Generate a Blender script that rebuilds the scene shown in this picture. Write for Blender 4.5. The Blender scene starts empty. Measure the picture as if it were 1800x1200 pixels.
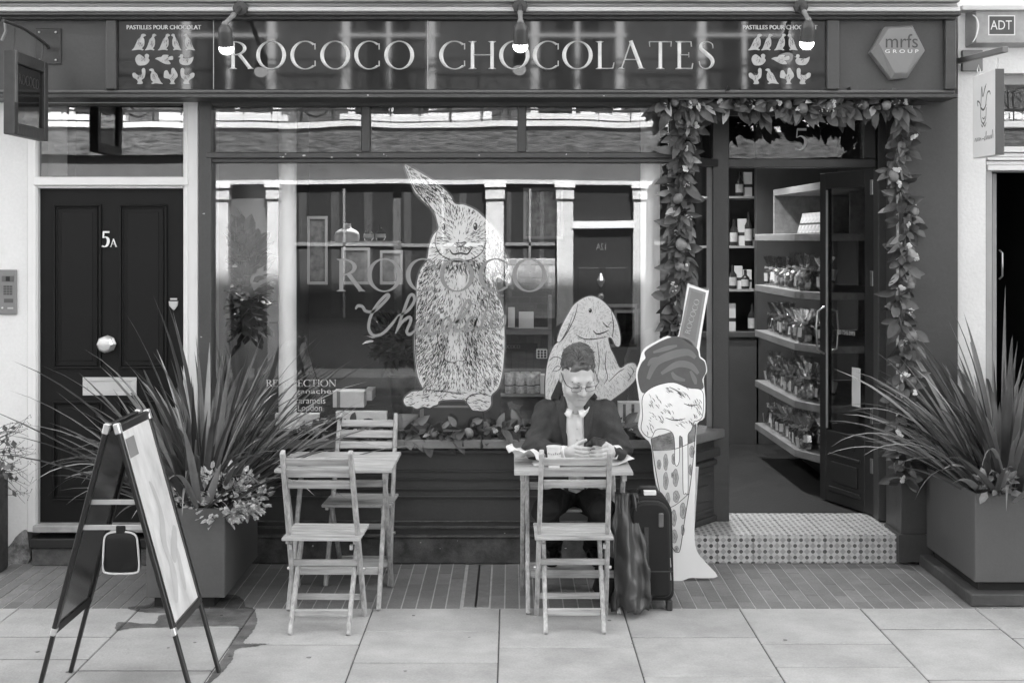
import bpy, bmesh, math, random
import numpy as np
from mathutils import Vector, Matrix, Euler
random.seed(7)
rnd = random.uniform
R = math.radians
scene = bpy.context.scene
COL = scene.collection
# ------------------------------------------------------------------ camera
F, CD, CH, HY = 2300.0, 7.4, 1.83, 421.0      # focal (photo pixels), distance to facade, eye height, horizon row
cam_d = bpy.data.cameras.new('camera'); cam = bpy.data.objects.new('camera', cam_d); COL.objects.link(cam)
cam.location = (0, -CD, CH); cam.rotation_euler = (R(90), 0, 0)
cam_d.sensor_width = 36; cam_d.lens = F / 1800 * 36
cam_d.shift_y = -(600 - HY) / 1800
cam_d.clip_end = 500
scene.camera = cam
# ------------------------------------------------------------------ light: sun behind the shop, street side in shade
SUN_EL, SUN_AZ = R(52), R(12)
w = bpy.data.worlds.new('World'); scene.world = w; w.use_nodes = True
nt = w.node_tree; bgn = nt.nodes['Background']
sky = nt.nodes.new('ShaderNodeTexSky'); sky.sky_type = 'NISHITA'; sky.sun_disc = False
sky.sun_elevation = SUN_EL; sky.sun_rotation = SUN_AZ; sky.air_density = 1.0; sky.dust_density = 2.0
bw = nt.nodes.new('ShaderNodeRGBToBW')
nt.links.new(sky.outputs[0], bw.inputs[0]); nt.links.new(bw.outputs[0], bgn.inputs['Color'])
bgn.inputs['Strength'].default_value = 0.11
sd = bpy.data.lights.new('sun', 'SUN'); sd.energy = 4.2; sd.angle = R(0.55); sd.color = (1, 1, 1)
so = bpy.data.objects.new('sun', sd); COL.objects.link(so)
tosun = Vector((math.sin(SUN_AZ) * math.cos(SUN_EL), math.cos(SUN_AZ) * math.cos(SUN_EL), math.sin(SUN_EL)))
so.rotation_euler = tosun.to_track_quat('Z', 'Y').to_euler(); so.location = (3, 12, 20)
vs = scene.view_settings
vs.view_transform = 'Standard'; vs.look = 'None'; vs.gamma = 1; vs.use_curve_mapping = False
vs.exposure = 3.68
scene.render.engine = 'CYCLES'
scene.cycles.max_bounces = 6; scene.cycles.diffuse_bounces = 4; scene.cycles.glossy_bounces = 3; scene.cycles.transparent_max_bounces = 20; scene.cycles.caustics_reflective = False; scene.cycles.caustics_refractive = False
# ------------------------------------------------------------------ helpers
def X(px, Y): return (px - 900) * (Y + CD) / F
def Z(py, Y): return CH - (py - HY) * (Y + CD) / F
def P(px, py, Y): return Vector((X(px, Y), Y, Z(py, Y)))
def ground_Y(py, z=0): return (CH - z) * F / (py - HY) - CD

class MB:
    def __init__(s): s.v = []; s.f = []
    def add(s, vs, fs):
        o = len(s.v); s.v += [tuple(v) for v in vs]; s.f += [tuple(i + o for i in f) for f in fs]; return s
    def box(s, x0, x1, y0, y1, z0, z1):
        return s.add([(x, y, z) for x in (x0, x1) for y in (y0, y1) for z in (z0, z1)],
                     [(0, 1, 3, 2), (4, 6, 7, 5), (0, 4, 5, 1), (2, 3, 7, 6), (0, 2, 6, 4), (1, 5, 7, 3)])
    def pbox(s, x0, y0, x1, y1, Y, depth):      # rectangle given in photo pixels on its front plane Y, running back by depth
        return s.box(X(x0, Y), X(x1, Y), Y, Y + depth, Z(y1, Y), Z(y0, Y))
    def bar(s, p0, p1, w, t, side=(1, 0, 0)):
        p0 = Vector(p0); p1 = Vector(p1); d = (p1 - p0).normalized(); a = Vector(side); a = (a - d * a.dot(d)).normalized(); b = d.cross(a)
        a = a * w / 2; b = b * t / 2
        return s.add([p0 - a - b, p0 + a - b, p0 + a + b, p0 - a + b, p1 - a - b, p1 + a - b, p1 + a + b, p1 - a + b],
                     [(3, 2, 1, 0), (4, 5, 6, 7), (0, 1, 5, 4), (1, 2, 6, 5), (2, 3, 7, 6), (3, 0, 4, 7)])
    def tube(s, pts, r, n=8, caps=True):
        pts = [Vector(p) for p in pts]; k = len(pts)
        rs = r if isinstance(r, (list, tuple)) else [r] * k
        vs = []; prev = None
        for i, p in enumerate(pts):
            d = (pts[min(i + 1, k - 1)] - pts[max(i - 1, 0)]).normalized()
            if prev is None:
                a = d.orthogonal().normalized()
            else:
                a = prev - d * prev.dot(d); a = a.normalized() if a.length > 1e-6 else d.orthogonal().normalized()
            prev = a; b = d.cross(a)
            vs += [p + (a * math.cos(2 * math.pi * j / n) + b * math.sin(2 * math.pi * j / n)) * rs[i] for j in range(n)]
        fs = [(i * n + j, i * n + (j + 1) % n, (i + 1) * n + (j + 1) % n, (i + 1) * n + j) for i in range(k - 1) for j in range(n)]
        if caps: fs += [tuple(range(n))[::-1], tuple(range((k - 1) * n, k * n))]
        return s.add(vs, fs)
    def lathe(s, prof, c=(0, 0, 0), n=20, axis='z'):
        c = Vector(c); vs = []
        for r, h in prof:
            for j in range(n):
                a = 2 * math.pi * j / n
                q = (r * math.cos(a), r * math.sin(a), h) if axis == 'z' else ((r * math.cos(a), h, r * math.sin(a)) if axis == 'y' else (h, r * math.cos(a), r * math.sin(a)))
                vs.append(c + Vector(q))
        k = len(prof)
        fs = [(i * n + j, i * n + (j + 1) % n, (i + 1) * n + (j + 1) % n, (i + 1) * n + j) for i in range(k - 1) for j in range(n)]
        fs += [tuple(range(n))[::-1], tuple(range((k - 1) * n, k * n))]
        return s.add(vs, fs)
    def prism(s, poly, fn, h0, h1):             # fn(a, b, h) -> point
        n = len(poly)
        vs = [fn(a, b, h0) for a, b in poly] + [fn(a, b, h1) for a, b in poly]
        return s.add(vs, [tuple(range(n)), tuple(range(2 * n - 1, n - 1, -1))] + [(i, i + n, (i + 1) % n + n, (i + 1) % n) for i in range(n)])
    def strip(s, L, Rr):                        # ribbon between two point rows
        n = len(L); return s.add(list(L) + list(Rr), [(i, i + 1, n + i + 1, n + i) for i in range(n - 1)])
    def ball(s, c, r, n=10, m=7):
        c = Vector(c); r = Vector(r) if hasattr(r, '__len__') else Vector((r, r, r)); vs = []
        for i in range(m + 1):
            t = math.pi * i / m
            for j in range(n):
                a = 2 * math.pi * j / n; vs.append((c.x + r.x * math.sin(t) * math.cos(a), c.y + r.y * math.sin(t) * math.sin(a), c.z + r.z * math.cos(t)))
        return s.add(vs, [(i * n + j, (i + 1) * n + j, (i + 1) * n + (j + 1) % n, i * n + (j + 1) % n) for i in range(m) for j in range(n)])
    def mesh(s, name, mat, off=None, smooth=None, recalc=True):
        me = bpy.data.meshes.new(name)
        vs = s.v if off is None else [(v[0] - off[0], v[1] - off[1], v[2] - off[2]) for v in s.v]
        me.from_pydata(vs, [], s.f)
        if recalc and len(s.f) < 60000:
            bm = bmesh.new(); bm.from_mesh(me); bmesh.ops.recalc_face_normals(bm, faces=bm.faces); bm.to_mesh(me); bm.free()
        if smooth is not None:
            me.polygons.foreach_set('use_smooth', [True] * len(me.polygons)); me.set_sharp_from_angle(angle=R(smooth))
        me.materials.append(mat); me.update()
        return me
    def build(s, name, mat, parent=None, smooth=None, bevel=0, recalc=True, kind=None, seg=1):
        off = None
        if parent is not None: off = base_of(parent)
        o = bpy.data.objects.new(name, s.mesh(name, mat, off, smooth, recalc)); COL.objects.link(o)
        if parent is not None: o.parent = parent
        if bevel:
            m = o.modifiers.new('bevel', 'BEVEL'); m.width = bevel; m.segments = seg; m.limit_method = 'ANGLE'; m.angle_limit = R(35)
        if kind: o['kind'] = kind
        return o
def base_of(o):
    v = Vector((0, 0, 0))
    while o is not None: v = v + Vector(o.location); o = o.parent
    return v
def tag(o, label=None, cat=None, group=None, kind=None):
    if label: o['label'] = label
    if cat: o['category'] = cat
    if group: o['group'] = group
    if kind: o['kind'] = kind
    return o
def thing(name, loc, label, cat, group=None, rz=0):
    o = bpy.data.objects.new(name, None); COL.objects.link(o); o.location = loc; o.rotation_euler = (0, 0, rz); o.empty_display_size = .05
    return tag(o, label, cat, group)
def inst(name, me, parent=None, loc=(0, 0, 0), rot=(0, 0, 0), sc=(1, 1, 1)):
    o = bpy.data.objects.new(name, me); COL.objects.link(o); o.location = loc; o.rotation_euler = rot
    o.scale = sc if hasattr(sc, '__len__') else (sc, sc, sc)
    if parent is not None: o.parent = parent
    return o
def copy_tree(o, parent=None):
    c = o.copy(); COL.objects.link(c); c.parent = parent
    for ch in [q for q in o.children]: copy_tree(ch, c)
    return c
def catmull(pts, k=6, closed=False):
    pts = [tuple(p) for p in pts]; n = len(pts); out = []
    rng = n if closed else n - 1
    for i in range(rng):
        g = (lambda j: pts[j % n]) if closed else (lambda j: pts[max(0, min(n - 1, j))])
        p0, p1, p2, p3 = g(i - 1), g(i), g(i + 1), g(i + 2)
        for q in range(k):
            t = q / k
            out.append(tuple(.5 * (2 * b + (c - a) * t + (2 * a - 5 * b + 4 * c - d) * t * t + (3 * b - a - 3 * c + d) * t ** 3) for a, b, c, d in zip(p0, p1, p2, p3)))
    if not closed: out.append(pts[-1])
    return out
# ------------------------------------------------------------------ materials (black and white photograph: all greys)
MATS = {}
def mat(name, v, rough=.6, spec=.4, var=.12, scale=6, bump=0, bscale=40, metal=0, rand=0, stretch=None, coat=0, fine=0, sss=0):
    if name in MATS: return MATS[name]
    m = bpy.data.materials.new(name); m.use_nodes = True; MATS[name] = m
    t = m.node_tree; b = t.nodes['Principled BSDF']; N = t.nodes.new; L = t.links.new
    b.inputs['Roughness'].default_value = rough; b.inputs['Specular IOR Level'].default_value = spec; b.inputs['Metallic'].default_value = metal
    b.inputs['Coat Weight'].default_value = coat; b.inputs['Coat Roughness'].default_value = .08
    b.inputs['Base Color'].default_value = (v, v, v, 1)
    tc = N('ShaderNodeTexCoord'); mp = N('ShaderNodeMapping'); L(tc.outputs['Object'], mp.inputs[0])
    if stretch: mp.inputs['Scale'].default_value = stretch
    if rand:
        oi = N('ShaderNodeObjectInfo'); vm = N('ShaderNodeVectorMath'); vm.operation = 'MULTIPLY_ADD'
        L(oi.outputs['Random'], vm.inputs[0]); vm.inputs[1].default_value = (7, 13, 5); L(mp.outputs[0], vm.inputs[2]); vec = vm.outputs[0]
    else: vec = mp.outputs[0]
    if var or fine:
        no = N('ShaderNodeTexNoise'); no.inputs['Scale'].default_value = scale; no.inputs['Detail'].default_value = 6; no.inputs['Roughness'].default_value = .62; L(vec, no.inputs['Vector'])
        mr = N('ShaderNodeMapRange'); mr.inputs[1].default_value = .25; mr.inputs[2].default_value = .75; mr.inputs[3].default_value = v * (1 - var); mr.inputs[4].default_value = v * (1 + var); L(no.outputs[0], mr.inputs[0]); out = mr.outputs[0]
        if fine:
            n2 = N('ShaderNodeTexNoise'); n2.inputs['Scale'].default_value = scale * 25; n2.inputs['Detail'].default_value = 3; L(vec, n2.inputs['Vector'])
            m2 = N('ShaderNodeMapRange'); m2.inputs[1].default_value = .3; m2.inputs[2].default_value = .7; m2.inputs[3].default_value = 1 - fine; m2.inputs[4].default_value = 1 + fine; L(n2.outputs[0], m2.inputs[0])
            mm = N('ShaderNodeMath'); mm.operation = 'MULTIPLY'; L(out, mm.inputs[0]); L(m2.outputs[0], mm.inputs[1]); out = mm.outputs[0]
        if rand:
            m3 = N('ShaderNodeMapRange'); m3.inputs[3].default_value = 1 - rand; m3.inputs[4].default_value = 1 + rand; L(oi.outputs['Random'], m3.inputs[0])
            mm = N('ShaderNodeMath'); mm.operation = 'MULTIPLY'; L(out, mm.inputs[0]); L(m3.outputs[0], mm.inputs[1]); out = mm.outputs[0]
        L(out, b.inputs['Base Color'])
        r2 = N('ShaderNodeMapRange'); r2.inputs[3].default_value = max(.02, rough * .85); r2.inputs[4].default_value = min(1, rough * 1.15); L(no.outputs[0], r2.inputs[0]); L(r2.outputs[0], b.inputs['Roughness'])
    if bump:
        nb = N('ShaderNodeTexNoise'); nb.inputs['Scale'].default_value = bscale; nb.inputs['Detail'].default_value = 4; L(vec, nb.inputs['Vector'])
        bp = N('ShaderNodeBump'); bp.inputs['Strength'].default_value = bump; bp.inputs['Distance'].default_value = .01; L(nb.outputs[0], bp.inputs['Height']); L(bp.outputs[0], b.inputs['Normal'])
    return m
def glass(name, fac=.1, rough=0.0, tint=.96, wav=0):
    if name in MATS: return MATS[name]
    m = bpy.data.materials.new(name); m.use_nodes = True; MATS[name] = m
    t = m.node_tree; N = t.nodes.new; L = t.links.new; t.nodes.remove(t.nodes['Principled BSDF'])
    tr = N('ShaderNodeBsdfTransparent'); tr.inputs[0].default_value = (tint, tint, tint, 1)
    gl = N('ShaderNodeBsdfGlossy'); gl.inputs['Roughness'].default_value = rough; gl.inputs['Color'].default_value = (1, 1, 1, 1)
    lw = N('ShaderNodeLayerWeight'); lw.inputs['Blend'].default_value = .5
    pw = N('ShaderNodeMath'); pw.operation = 'POWER'; L(lw.outputs['Facing'], pw.inputs[0]); pw.inputs[1].default_value = 5
    mr = N('ShaderNodeMapRange'); mr.inputs[3].default_value = fac; mr.inputs[4].default_value = .7; L(pw.outputs[0], mr.inputs[0])
    mx = N('ShaderNodeMixShader'); L(mr.outputs[0], mx.inputs[0]); L(tr.outputs[0], mx.inputs[1]); L(gl.outputs[0], mx.inputs[2])
    if wav:
        tc = N('ShaderNodeTexCoord'); no = N('ShaderNodeTexNoise'); no.inputs['Scale'].default_value = 1.3; no.inputs['Detail'].default_value = 1; L(tc.outputs['Object'], no.inputs['Vector'])
        bp = N('ShaderNodeBump'); bp.inputs['Strength'].default_value = wav; bp.inputs['Distance'].default_value = .002; L(no.outputs[0], bp.inputs['Height']); L(bp.outputs[0], gl.inputs['Normal'])
    L(mx.outputs[0], t.nodes['Material Output'].inputs[0]); return m
def emit(name, v, st):
    m = bpy.data.materials.new(name); m.use_nodes = True; MATS[name] = m
    b = m.node_tree.nodes['Principled BSDF']; b.inputs['Base Color'].default_value = (v, v, v, 1); b.inputs['Emission Color'].default_value = (1, 1, 1, 1); b.inputs['Emission Strength'].default_value = st
    return m
PAINT = mat('shop_paint', .060, .42, .45, .14, 3, .10, 30, fine=.06)
PAINT_TOP = PAINT
PAINTW = mat('shop_paint_worn', .075, .55, .4, .75, 11, .6, 22, fine=.2)
WHITE = mat('white_render', .74, .75, .25, .06, 2.5, .25, 55, fine=.03)
WHITEG = mat('white_gloss', .76, .4, .4, .04, 4, .05, 25)
STONE = mat('cream_ledge', .64, .75, .25, .22, 4, .25, 40, stretch=(.3, 1, 2))
BLACKDOOR = mat('door_black', .007, .45, .22, .2, 3, .06, 60)
WOOD = mat('bistro_wood', .40, .5, .35, .20, 9, .10, 30, stretch=(1, 1, 1), fine=.10, rand=.12)
STEEL = mat('steel', .6, .3, .5, .08, 12, 0, metal=1)
BRASS = mat('pale_brass', .72, .32, .5, .08, 12, 0, metal=.85)
DARKM = mat('dark_metal', .035, .45, .5, .2, 10, .1, 60)
BLACK = mat('black_plastic', .012, .45, .4, .1, 10)
PAPER = mat('paper', .78, .7, .2, .04, 6)
GLASS = glass('window_glass', .058, wav=.35, tint=.98)
GLASS2 = glass('transom_glass', .062, wav=.8, tint=.7)
SLAB = mat('york_slab', .39, .8, .25, .2, 4.5, .3, 70, rand=.06, fine=.08)
BRICKP = mat('paving_brick', .20, .8, .25, .18, 6, .4, 60, rand=.13, fine=.12)
MORTAR = mat('mortar', .42, .9, .15, .2, 12, .4, 80)
# ------------------------------------------------------------------ lettering: serif capitals built from ribbons; plain text from the built-in font
def ring(cx, cy, rx, ry, tx, ty, a0, a1, n=28):
    L, Q = [], []
    for i in range(n + 1):
        a = R(a0 + (a1 - a0) * i / n); c, s_ = math.cos(a), math.sin(a)
        L.append((cx + rx * c, cy + ry * s_)); Q.append((cx + (rx - tx) * c, cy + (ry - ty) * s_))
    return (L, Q)
def seg(x0, y0, x1, y1, w):
    d = math.hypot(x1 - x0, y1 - y0); nx, ny = -(y1 - y0) / d * w / 2, (x1 - x0) / d * w / 2
    return ([(x0 + nx, y0 + ny), (x1 + nx, y1 + ny)], [(x0 - nx, y0 - ny), (x1 - nx, y1 - ny)])
def serif(x, y, w=.26, up=1, t=.03):
    return ([(x - w / 2, y), (x - w / 5, y), (x + w / 5, y), (x + w / 2, y)], [(x - w / 2, y + up * t * .6), (x - w / 5, y + up * t * 2), (x + w / 5, y + up * t * 2), (x + w / 2, y + up * t * .6)])
def stem(x, w=.115): return [seg(x, 0, x, 1, w), serif(x, 0, w * 2.3), serif(x, 1, w * 2.3, -1)]
def ribbon(pts, k=5):
    q = catmull(pts, k); L, Q = [], []
    for i, (x, y, w_) in enumerate(q):
        a = q[max(0, i - 1)]; b = q[min(len(q) - 1, i + 1)]; dx, dy = b[0] - a[0], b[1] - a[1]; d = math.hypot(dx, dy) or 1
        L.append((x - dy / d * w_ / 2, y + dx / d * w_ / 2)); Q.append((x + dy / d * w_ / 2, y - dx / d * w_ / 2))
    return (L, Q)
THK, THN = .115, .042
def GL(c):
    if c == 'O': return 1.0, [ring(.5, .5, .5, .52, .13, .045, 0, 360, 44)]
    if c == 'Q': return 1.0, [ring(.5, .5, .5, .52, .13, .045, 0, 360, 44), seg(.5, .1, .9, -.15, .08)]
    if c == 'C': return .86, [ring(.5, .5, .5, .52, .13, .045, 48, 312, 36), seg(.83, .70, .83, .92, .04), seg(.83, .30, .83, .10, .04)]
    if c == 'G': return .92, [ring(.5, .5, .5, .52, .13, .045, 48, 312, 36), seg(.83, .70, .83, .92, .04), seg(.82, .06, .82, .42, .1), serif(.82, .42, .25, -1)]
    if c == 'R': return .76, stem(.13) + [ring(.16, .745, .42, .255, .12, .045, -90, 90, 18), seg(.14, .978, .2, .978, .045), seg(.14, .515, .2, .515, .045), seg(.34, .53, .71, .02, .12), serif(.72, 0, .2)]
    if c == 'P': return .62, stem(.13) + [ring(.16, .725, .42, .275, .12, .045, -90, 90, 18)]
    if c == 'B': return .64, stem(.13) + [ring(.16, .76, .38, .24, .11, .045, -90, 90, 16), ring(.16, .27, .44, .27, .12, .045, -90, 90, 16)]
    if c == 'D': return .88, stem(.13) + [ring(.16, .5, .66, .5, .13, .045, -90, 90, 24)]
    if c == 'H': return .9, stem(.13) + stem(.77) + [seg(.13, .51, .77, .51, THN)]
    if c == 'I': return .27, stem(.135)
    if c == 'N': return .92, [seg(.13, 0, .13, 1, .05), serif(.13, 0, .22), seg(.8, .05, .8, 1, .05), serif(.8, 1, .22, -1), seg(.1, .98, .79, .02, .13)]
    if c == 'L': return .62, stem(.13) + [seg(.13, .022, .56, .022, THN), ([(.52, .0), (.58, .02), (.61, .24)], [(.48, .04), (.54, .06), (.58, .24)])]
    if c == 'E': return .62, stem(.13) + [seg(.13, .978, .52, .978, THN), seg(.13, .51, .44, .51, THN), seg(.13, .022, .56, .022, THN), seg(.53, .8, .51, .99, .04), seg(.57, .21, .54, .01, .04), seg(.44, .42, .44, .6, .03)]
    if c == 'T': return .78, [seg(.39, 0, .39, .99, THK), serif(.39, 0, .27), seg(.03, .978, .75, .978, THN), seg(.045, .8, .03, .99, .035), seg(.735, .8, .75, .99, .035)]
    if c == 'A': return .9, [seg(.12, .02, .43, 1.0, .045), seg(.42, 1.02, .77, .02, .125), serif(.11, 0, .2), serif(.77, 0, .24), seg(.24, .34, .64, .34, THN)]
    if c == 'S': return .6, [ribbon([(.51, .74, .03), (.48, .9, .04), (.31, .985, .045), (.14, .9, .09), (.12, .74, .12), (.28, .57, .14), (.45, .4, .14), (.5, .23, .12), (.42, .07, .07), (.26, .012, .045), (.11, .09, .04), (.06, .28, .03)])]
    if c == 'U': return .86, [seg(.13, .3, .13, 1, THK), serif(.13, 1, .26, -1), ring(.42, .32, .345, .34, .115, .05, 180, 360, 20), seg(.745, .3, .745, 1, .05), serif(.745, 1, .2, -1)]
    if c == '5': return .56, [seg(.12, .93, .5, .93, .11), seg(.13, .95, .1, .56, .04), ribbon([(.1, .56, .03), (.26, .63, .05), (.43, .52, .11), (.46, .32, .12), (.37, .1, .09), (.2, .01, .05), (.05, .06, .08)])]
    return .4, []
def word(txt, gap=.1, space=.42):
    x = 0; out = []
    for c in txt:
        if c == ' ': x += space; continue
        wd, st = GL(c)
        out += [([(a + x, b) for a, b in L], [(a + x, b) for a, b in Q]) for L, Q in st]; x += wd + gap
    return x - gap, out
def letters(mb, txt, fn, x0, x1, y0, y1, gap=.1, space=.42, ridge=0, lift=0):
    """capitals filling the rectangle; fn(a, b, h) maps plane coordinates and height above the plane to a point"""
    wd, st = word(txt, gap, space); sx = (x1 - x0) / wd; sy = (y1 - y0)
    for i, (L, Q) in enumerate(st):
        h = lift + (i % 7) * .00025; n = len(L)
        A = [(x0 + a * sx, y0 + b * sy) for a, b in L]; B = [(x0 + a * sx, y0 + b * sy) for a, b in Q]
        vs = [fn(a, b, h) for a, b in A]
        if ridge:
            vs += [fn((a[0] + b[0]) / 2, (a[1] + b[1]) / 2, h + ridge) for a, b in zip(A, B)]
        vs += [fn(a, b, h) for a, b in B]
        r_ = 3 if ridge else 2
        mb.add(vs, [(q * n + j, q * n + j + 1, (q + 1) * n + j + 1, (q + 1) * n + j) for q in range(r_ - 1) for j in range(n - 1)])
    return mb
def strokes(mb, rows, fn, h=0):
    for i, (L, Q) in enumerate(rows):
        mb.strip([fn(a, b, h + (i % 9) * .0002) for a, b in L], [fn(a, b, h + (i % 9) * .0002) for a, b in Q])
    return mb
TXC = {}
def plain_text(body):
    if body not in TXC:
        cu = bpy.data.curves.new('lettering', 'FONT'); cu.body = body; cu.size = 1; cu.resolution_u = 3
        ob = bpy.data.objects.new('lettering', cu)
        COL.objects.link(ob); me = ob.to_mesh()
        vs = [tuple(v.co) for v in me.vertices]; fs = [tuple(p.vertices) for p in me.polygons]
        ob.to_mesh_clear(); bpy.data.objects.remove(ob); bpy.data.curves.remove(cu)
        TXC[body] = (vs, fs)
    return TXC[body]
def ptext(mb, body, fn, x0, x1, y0, y1, h=0, slant=0):
    vs, fs = plain_text(body)
    ax = min(v[0] for v in vs); bx = max(v[0] for v in vs); ay = min(v[1] for v in vs); by = max(v[1] for v in vs)
    return mb.add([fn(x0 + (v[0] - ax) / (bx - ax) * (x1 - x0) + slant * (v[1] - ay), y0 + (v[1] - ay) / (by - ay) * (y1 - y0), h) for v in vs], fs)
def on_plane(Y):                # photo-pixel plane coordinates (b counted upwards as -py) on a frontal plane
    return lambda a, b, h: (X(a, Y), Y - h, Z(-b, Y))
# ------------------------------------------------------------------ ground
YS = ground_Y(1068)             # front line of the brick strip
road = MB().box(-60, 60, -40, .2, -.30, -.14); tag(road.build('road', mat('asphalt', .06, .9, .2, .25, 5, .5, 90)), kind='structure')
MB().box(-14, 14, -4.2, YS, -.14, -.005).build('pavement_bed', mat('joint_sand', .11, .95, .1, .3, 20), None, kind='structure')
pav = MB().box(-14, 14, -4.35, -4.2, -.14, .0).build('pavement', mat('kerb_granite', .28, .8, .3, .25, 30, .2, 90), None, bevel=.015, kind='structure')
MB().box(-14, 14, -14, -9.9, -.14, 0).build('pavement_opposite', SLAB, None, kind='structure')
cols = [-3.65, -3.05, -2.45, -1.85, -1.275, -.69, -.06, .55, 1.13, 1.73, 2.30, 2.9, 3.5]
jy = {-2.45: (1118, 1157), -1.85: (1101.7, 1176.7), -1.275: (1131.7,), -.69: (1108.8, 1164), -.06: (1136.7,), .55: (1119, 1188), 1.13: (1130, 1171), 1.73: (1104.5, 1193), 2.30: (1120, 1190), -3.05: (1100, 1160), 2.9: (1140,), -3.65: (1130,)}
k = 0
for i in range(len(cols) - 1):
    ys = [YS] + [ground_Y(p) for p in jy[cols[i]]]
    while ys[-1] > -4.15: ys.append(max(-4.2, ys[-1] - random.choice([.45, .6, .6, .75, .9])))
    for a, b in zip(ys, ys[1:]):
        k += 1; g = .0055; t_ = rnd(-.002, .0015)
        MB().box(cols[i] + .003, cols[i + 1] - .003, b + g + .0015, a - g - .0015, -.05, t_).build('slab', SLAB, pav, bevel=.003)
bed = MB().box(-14, 14, YS, .3, -.14, -.0022).build('brick_paving', MORTAR, None, kind='structure')
bw_, bl_ = .0735, (0 - YS) / 4
bm_proto = MB().box(-bw_ / 2 + .0035, bw_ / 2 - .0035, -bl_ / 2 + .0015, bl_ / 2 - .0015, -.05, 0).mesh('brick', BRICKP)
half_proto = MB().box(-bw_ / 2 + .0035, bw_ / 2 - .0035, -bl_ / 4 + .0015, bl_ / 4 - .0015, -.05, 0).mesh('brick', BRICKP)
rest = MB(); cnt = 0
for c in range(-44, 46):
    xc = c * bw_
    seq = [bl_] * 4 if c % 2 else [bl_ / 2] + [bl_] * 3 + [bl_ / 2]
    y = YS
    if -.245 < xc < -.115: continue                      # the drain channel
    for ln in seq:
        yc = y + ln / 2; y += ln
        hid = (-1.82 < xc < -1.43 and yc > -.9) or xc > 2.37 or xc < -3.05
        zz = rnd(-.0008, .0012)
        if not hid and cnt < 298:
            o = inst('brick', bm_proto if ln > bl_ * .9 else half_proto, bed, (xc, yc, zz)); cnt += 1
        else: rest.box(xc - bw_ / 2 + .0035, xc + bw_ / 2 - .0035, yc - ln / 2 + .002, yc + ln / 2 - .002, -.05, zz)
if rest.v: rest.build('bricks', BRICKP, bed, kind='stuff')
dr = thing('drain_channel', (-.18, -.45, 0), 'narrow dark slot drain set across the brick strip between the tables', 'drain')
MB().box(-.243, -.187, YS + .02, -.02, -.05, .001).box(-.177, -.117, YS + .02, -.02, -.05, .001).build('cover_plate', mat('drain_plate', .19, .7, .4, .25, 14, .2, 50), dr, bevel=.002)
MB().box(-.187, -.177, YS + .02, -.02, -.05, -.0015).build('slot', BLACK, dr)
def damp():
    m = bpy.data.materials.new('damp_film'); m.use_nodes = True; t = m.node_tree; N = t.nodes.new; L = t.links.new; b = t.nodes['Principled BSDF']
    b.inputs['Base Color'].default_value = (.05, .05, .05, 1); b.inputs['Roughness'].default_value = .45
    no = N('ShaderNodeTexNoise'); no.inputs['Scale'].default_value = 9; no.inputs['Detail'].default_value = 7; tc = N('ShaderNodeTexCoord'); L(tc.outputs['Object'], no.inputs['Vector'])
    mr = N('ShaderNodeMapRange'); mr.inputs[1].default_value = .3; mr.inputs[2].default_value = .65; mr.inputs[3].default_value = .30; mr.inputs[4].default_value = .60; L(no.outputs[0], mr.inputs[0])
    tr = N('ShaderNodeBsdfTransparent'); mx = N('ShaderNodeMixShader'); L(mr.outputs[0], mx.inputs[0]); L(tr.outputs[0], mx.inputs[1]); L(b.outputs[0], mx.inputs[2]); L(mx.outputs[0], t.nodes['Material Output'].inputs[0]); return m
# damp stain running from under the planter
def stain(pts, Yoff=0):
    q = [(a + rnd(-1.2, 1.2), b + rnd(-.6, .6)) for a, b in catmull(pts, 9, True)]
    return [(X(a, ground_Y(b)), ground_Y(b)) for a, b in q]
wet = MB()
for poly in ([(225, 1068), (262, 1062), (290, 1050), (400, 1045), (425, 1052), (432, 1066), (446, 1070), (452, 1090), (448, 1103), (438, 1118), (428, 1130), (446, 1131), (474, 1131.5), (440, 1137), (415, 1142), (408, 1160), (392, 1180), (372, 1199), (360, 1215), (352, 1215), (365, 1195), (380, 1175), (398, 1148), (408, 1128), (420, 1105), (400, 1100), (330, 1102), (240, 1104), (206, 1108), (204, 1097), (215, 1093), (270, 1096), (280, 1082), (300, 1078), (250, 1076)],):
    q_ = stain(poly); cxm = sum(a for a, b in q_) / len(q_)
    wet.add([(a, b, .0026) for a, b in q_], [tuple(range(len(q_)))])
tag(wet.build('damp_stain', damp()), 'dark damp stain on the slabs spreading from under the left planter', 'stain')
gum = MB(); random.seed(91)
for i in range(26):
    x_, y_ = rnd(-2.4, 2.6), rnd(-2.6, YS - .03); r_ = rnd(.004, .011); gum.prism([(x_ + r_ * rnd(.7, 1.2) * math.cos(6.283 * k_ / 9), y_ + r_ * rnd(.7, 1.2) * math.sin(6.283 * k_ / 9)) for k_ in range(9)], lambda a, b, h: (a, b, h), .0002, .0021)
tag(gum.build('gum_spots', mat('gum', .2, .7, .3, .5, 30)), 'small grey chewing gum spots trodden into the paving slabs', 'gum spots', kind='stuff')
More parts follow.
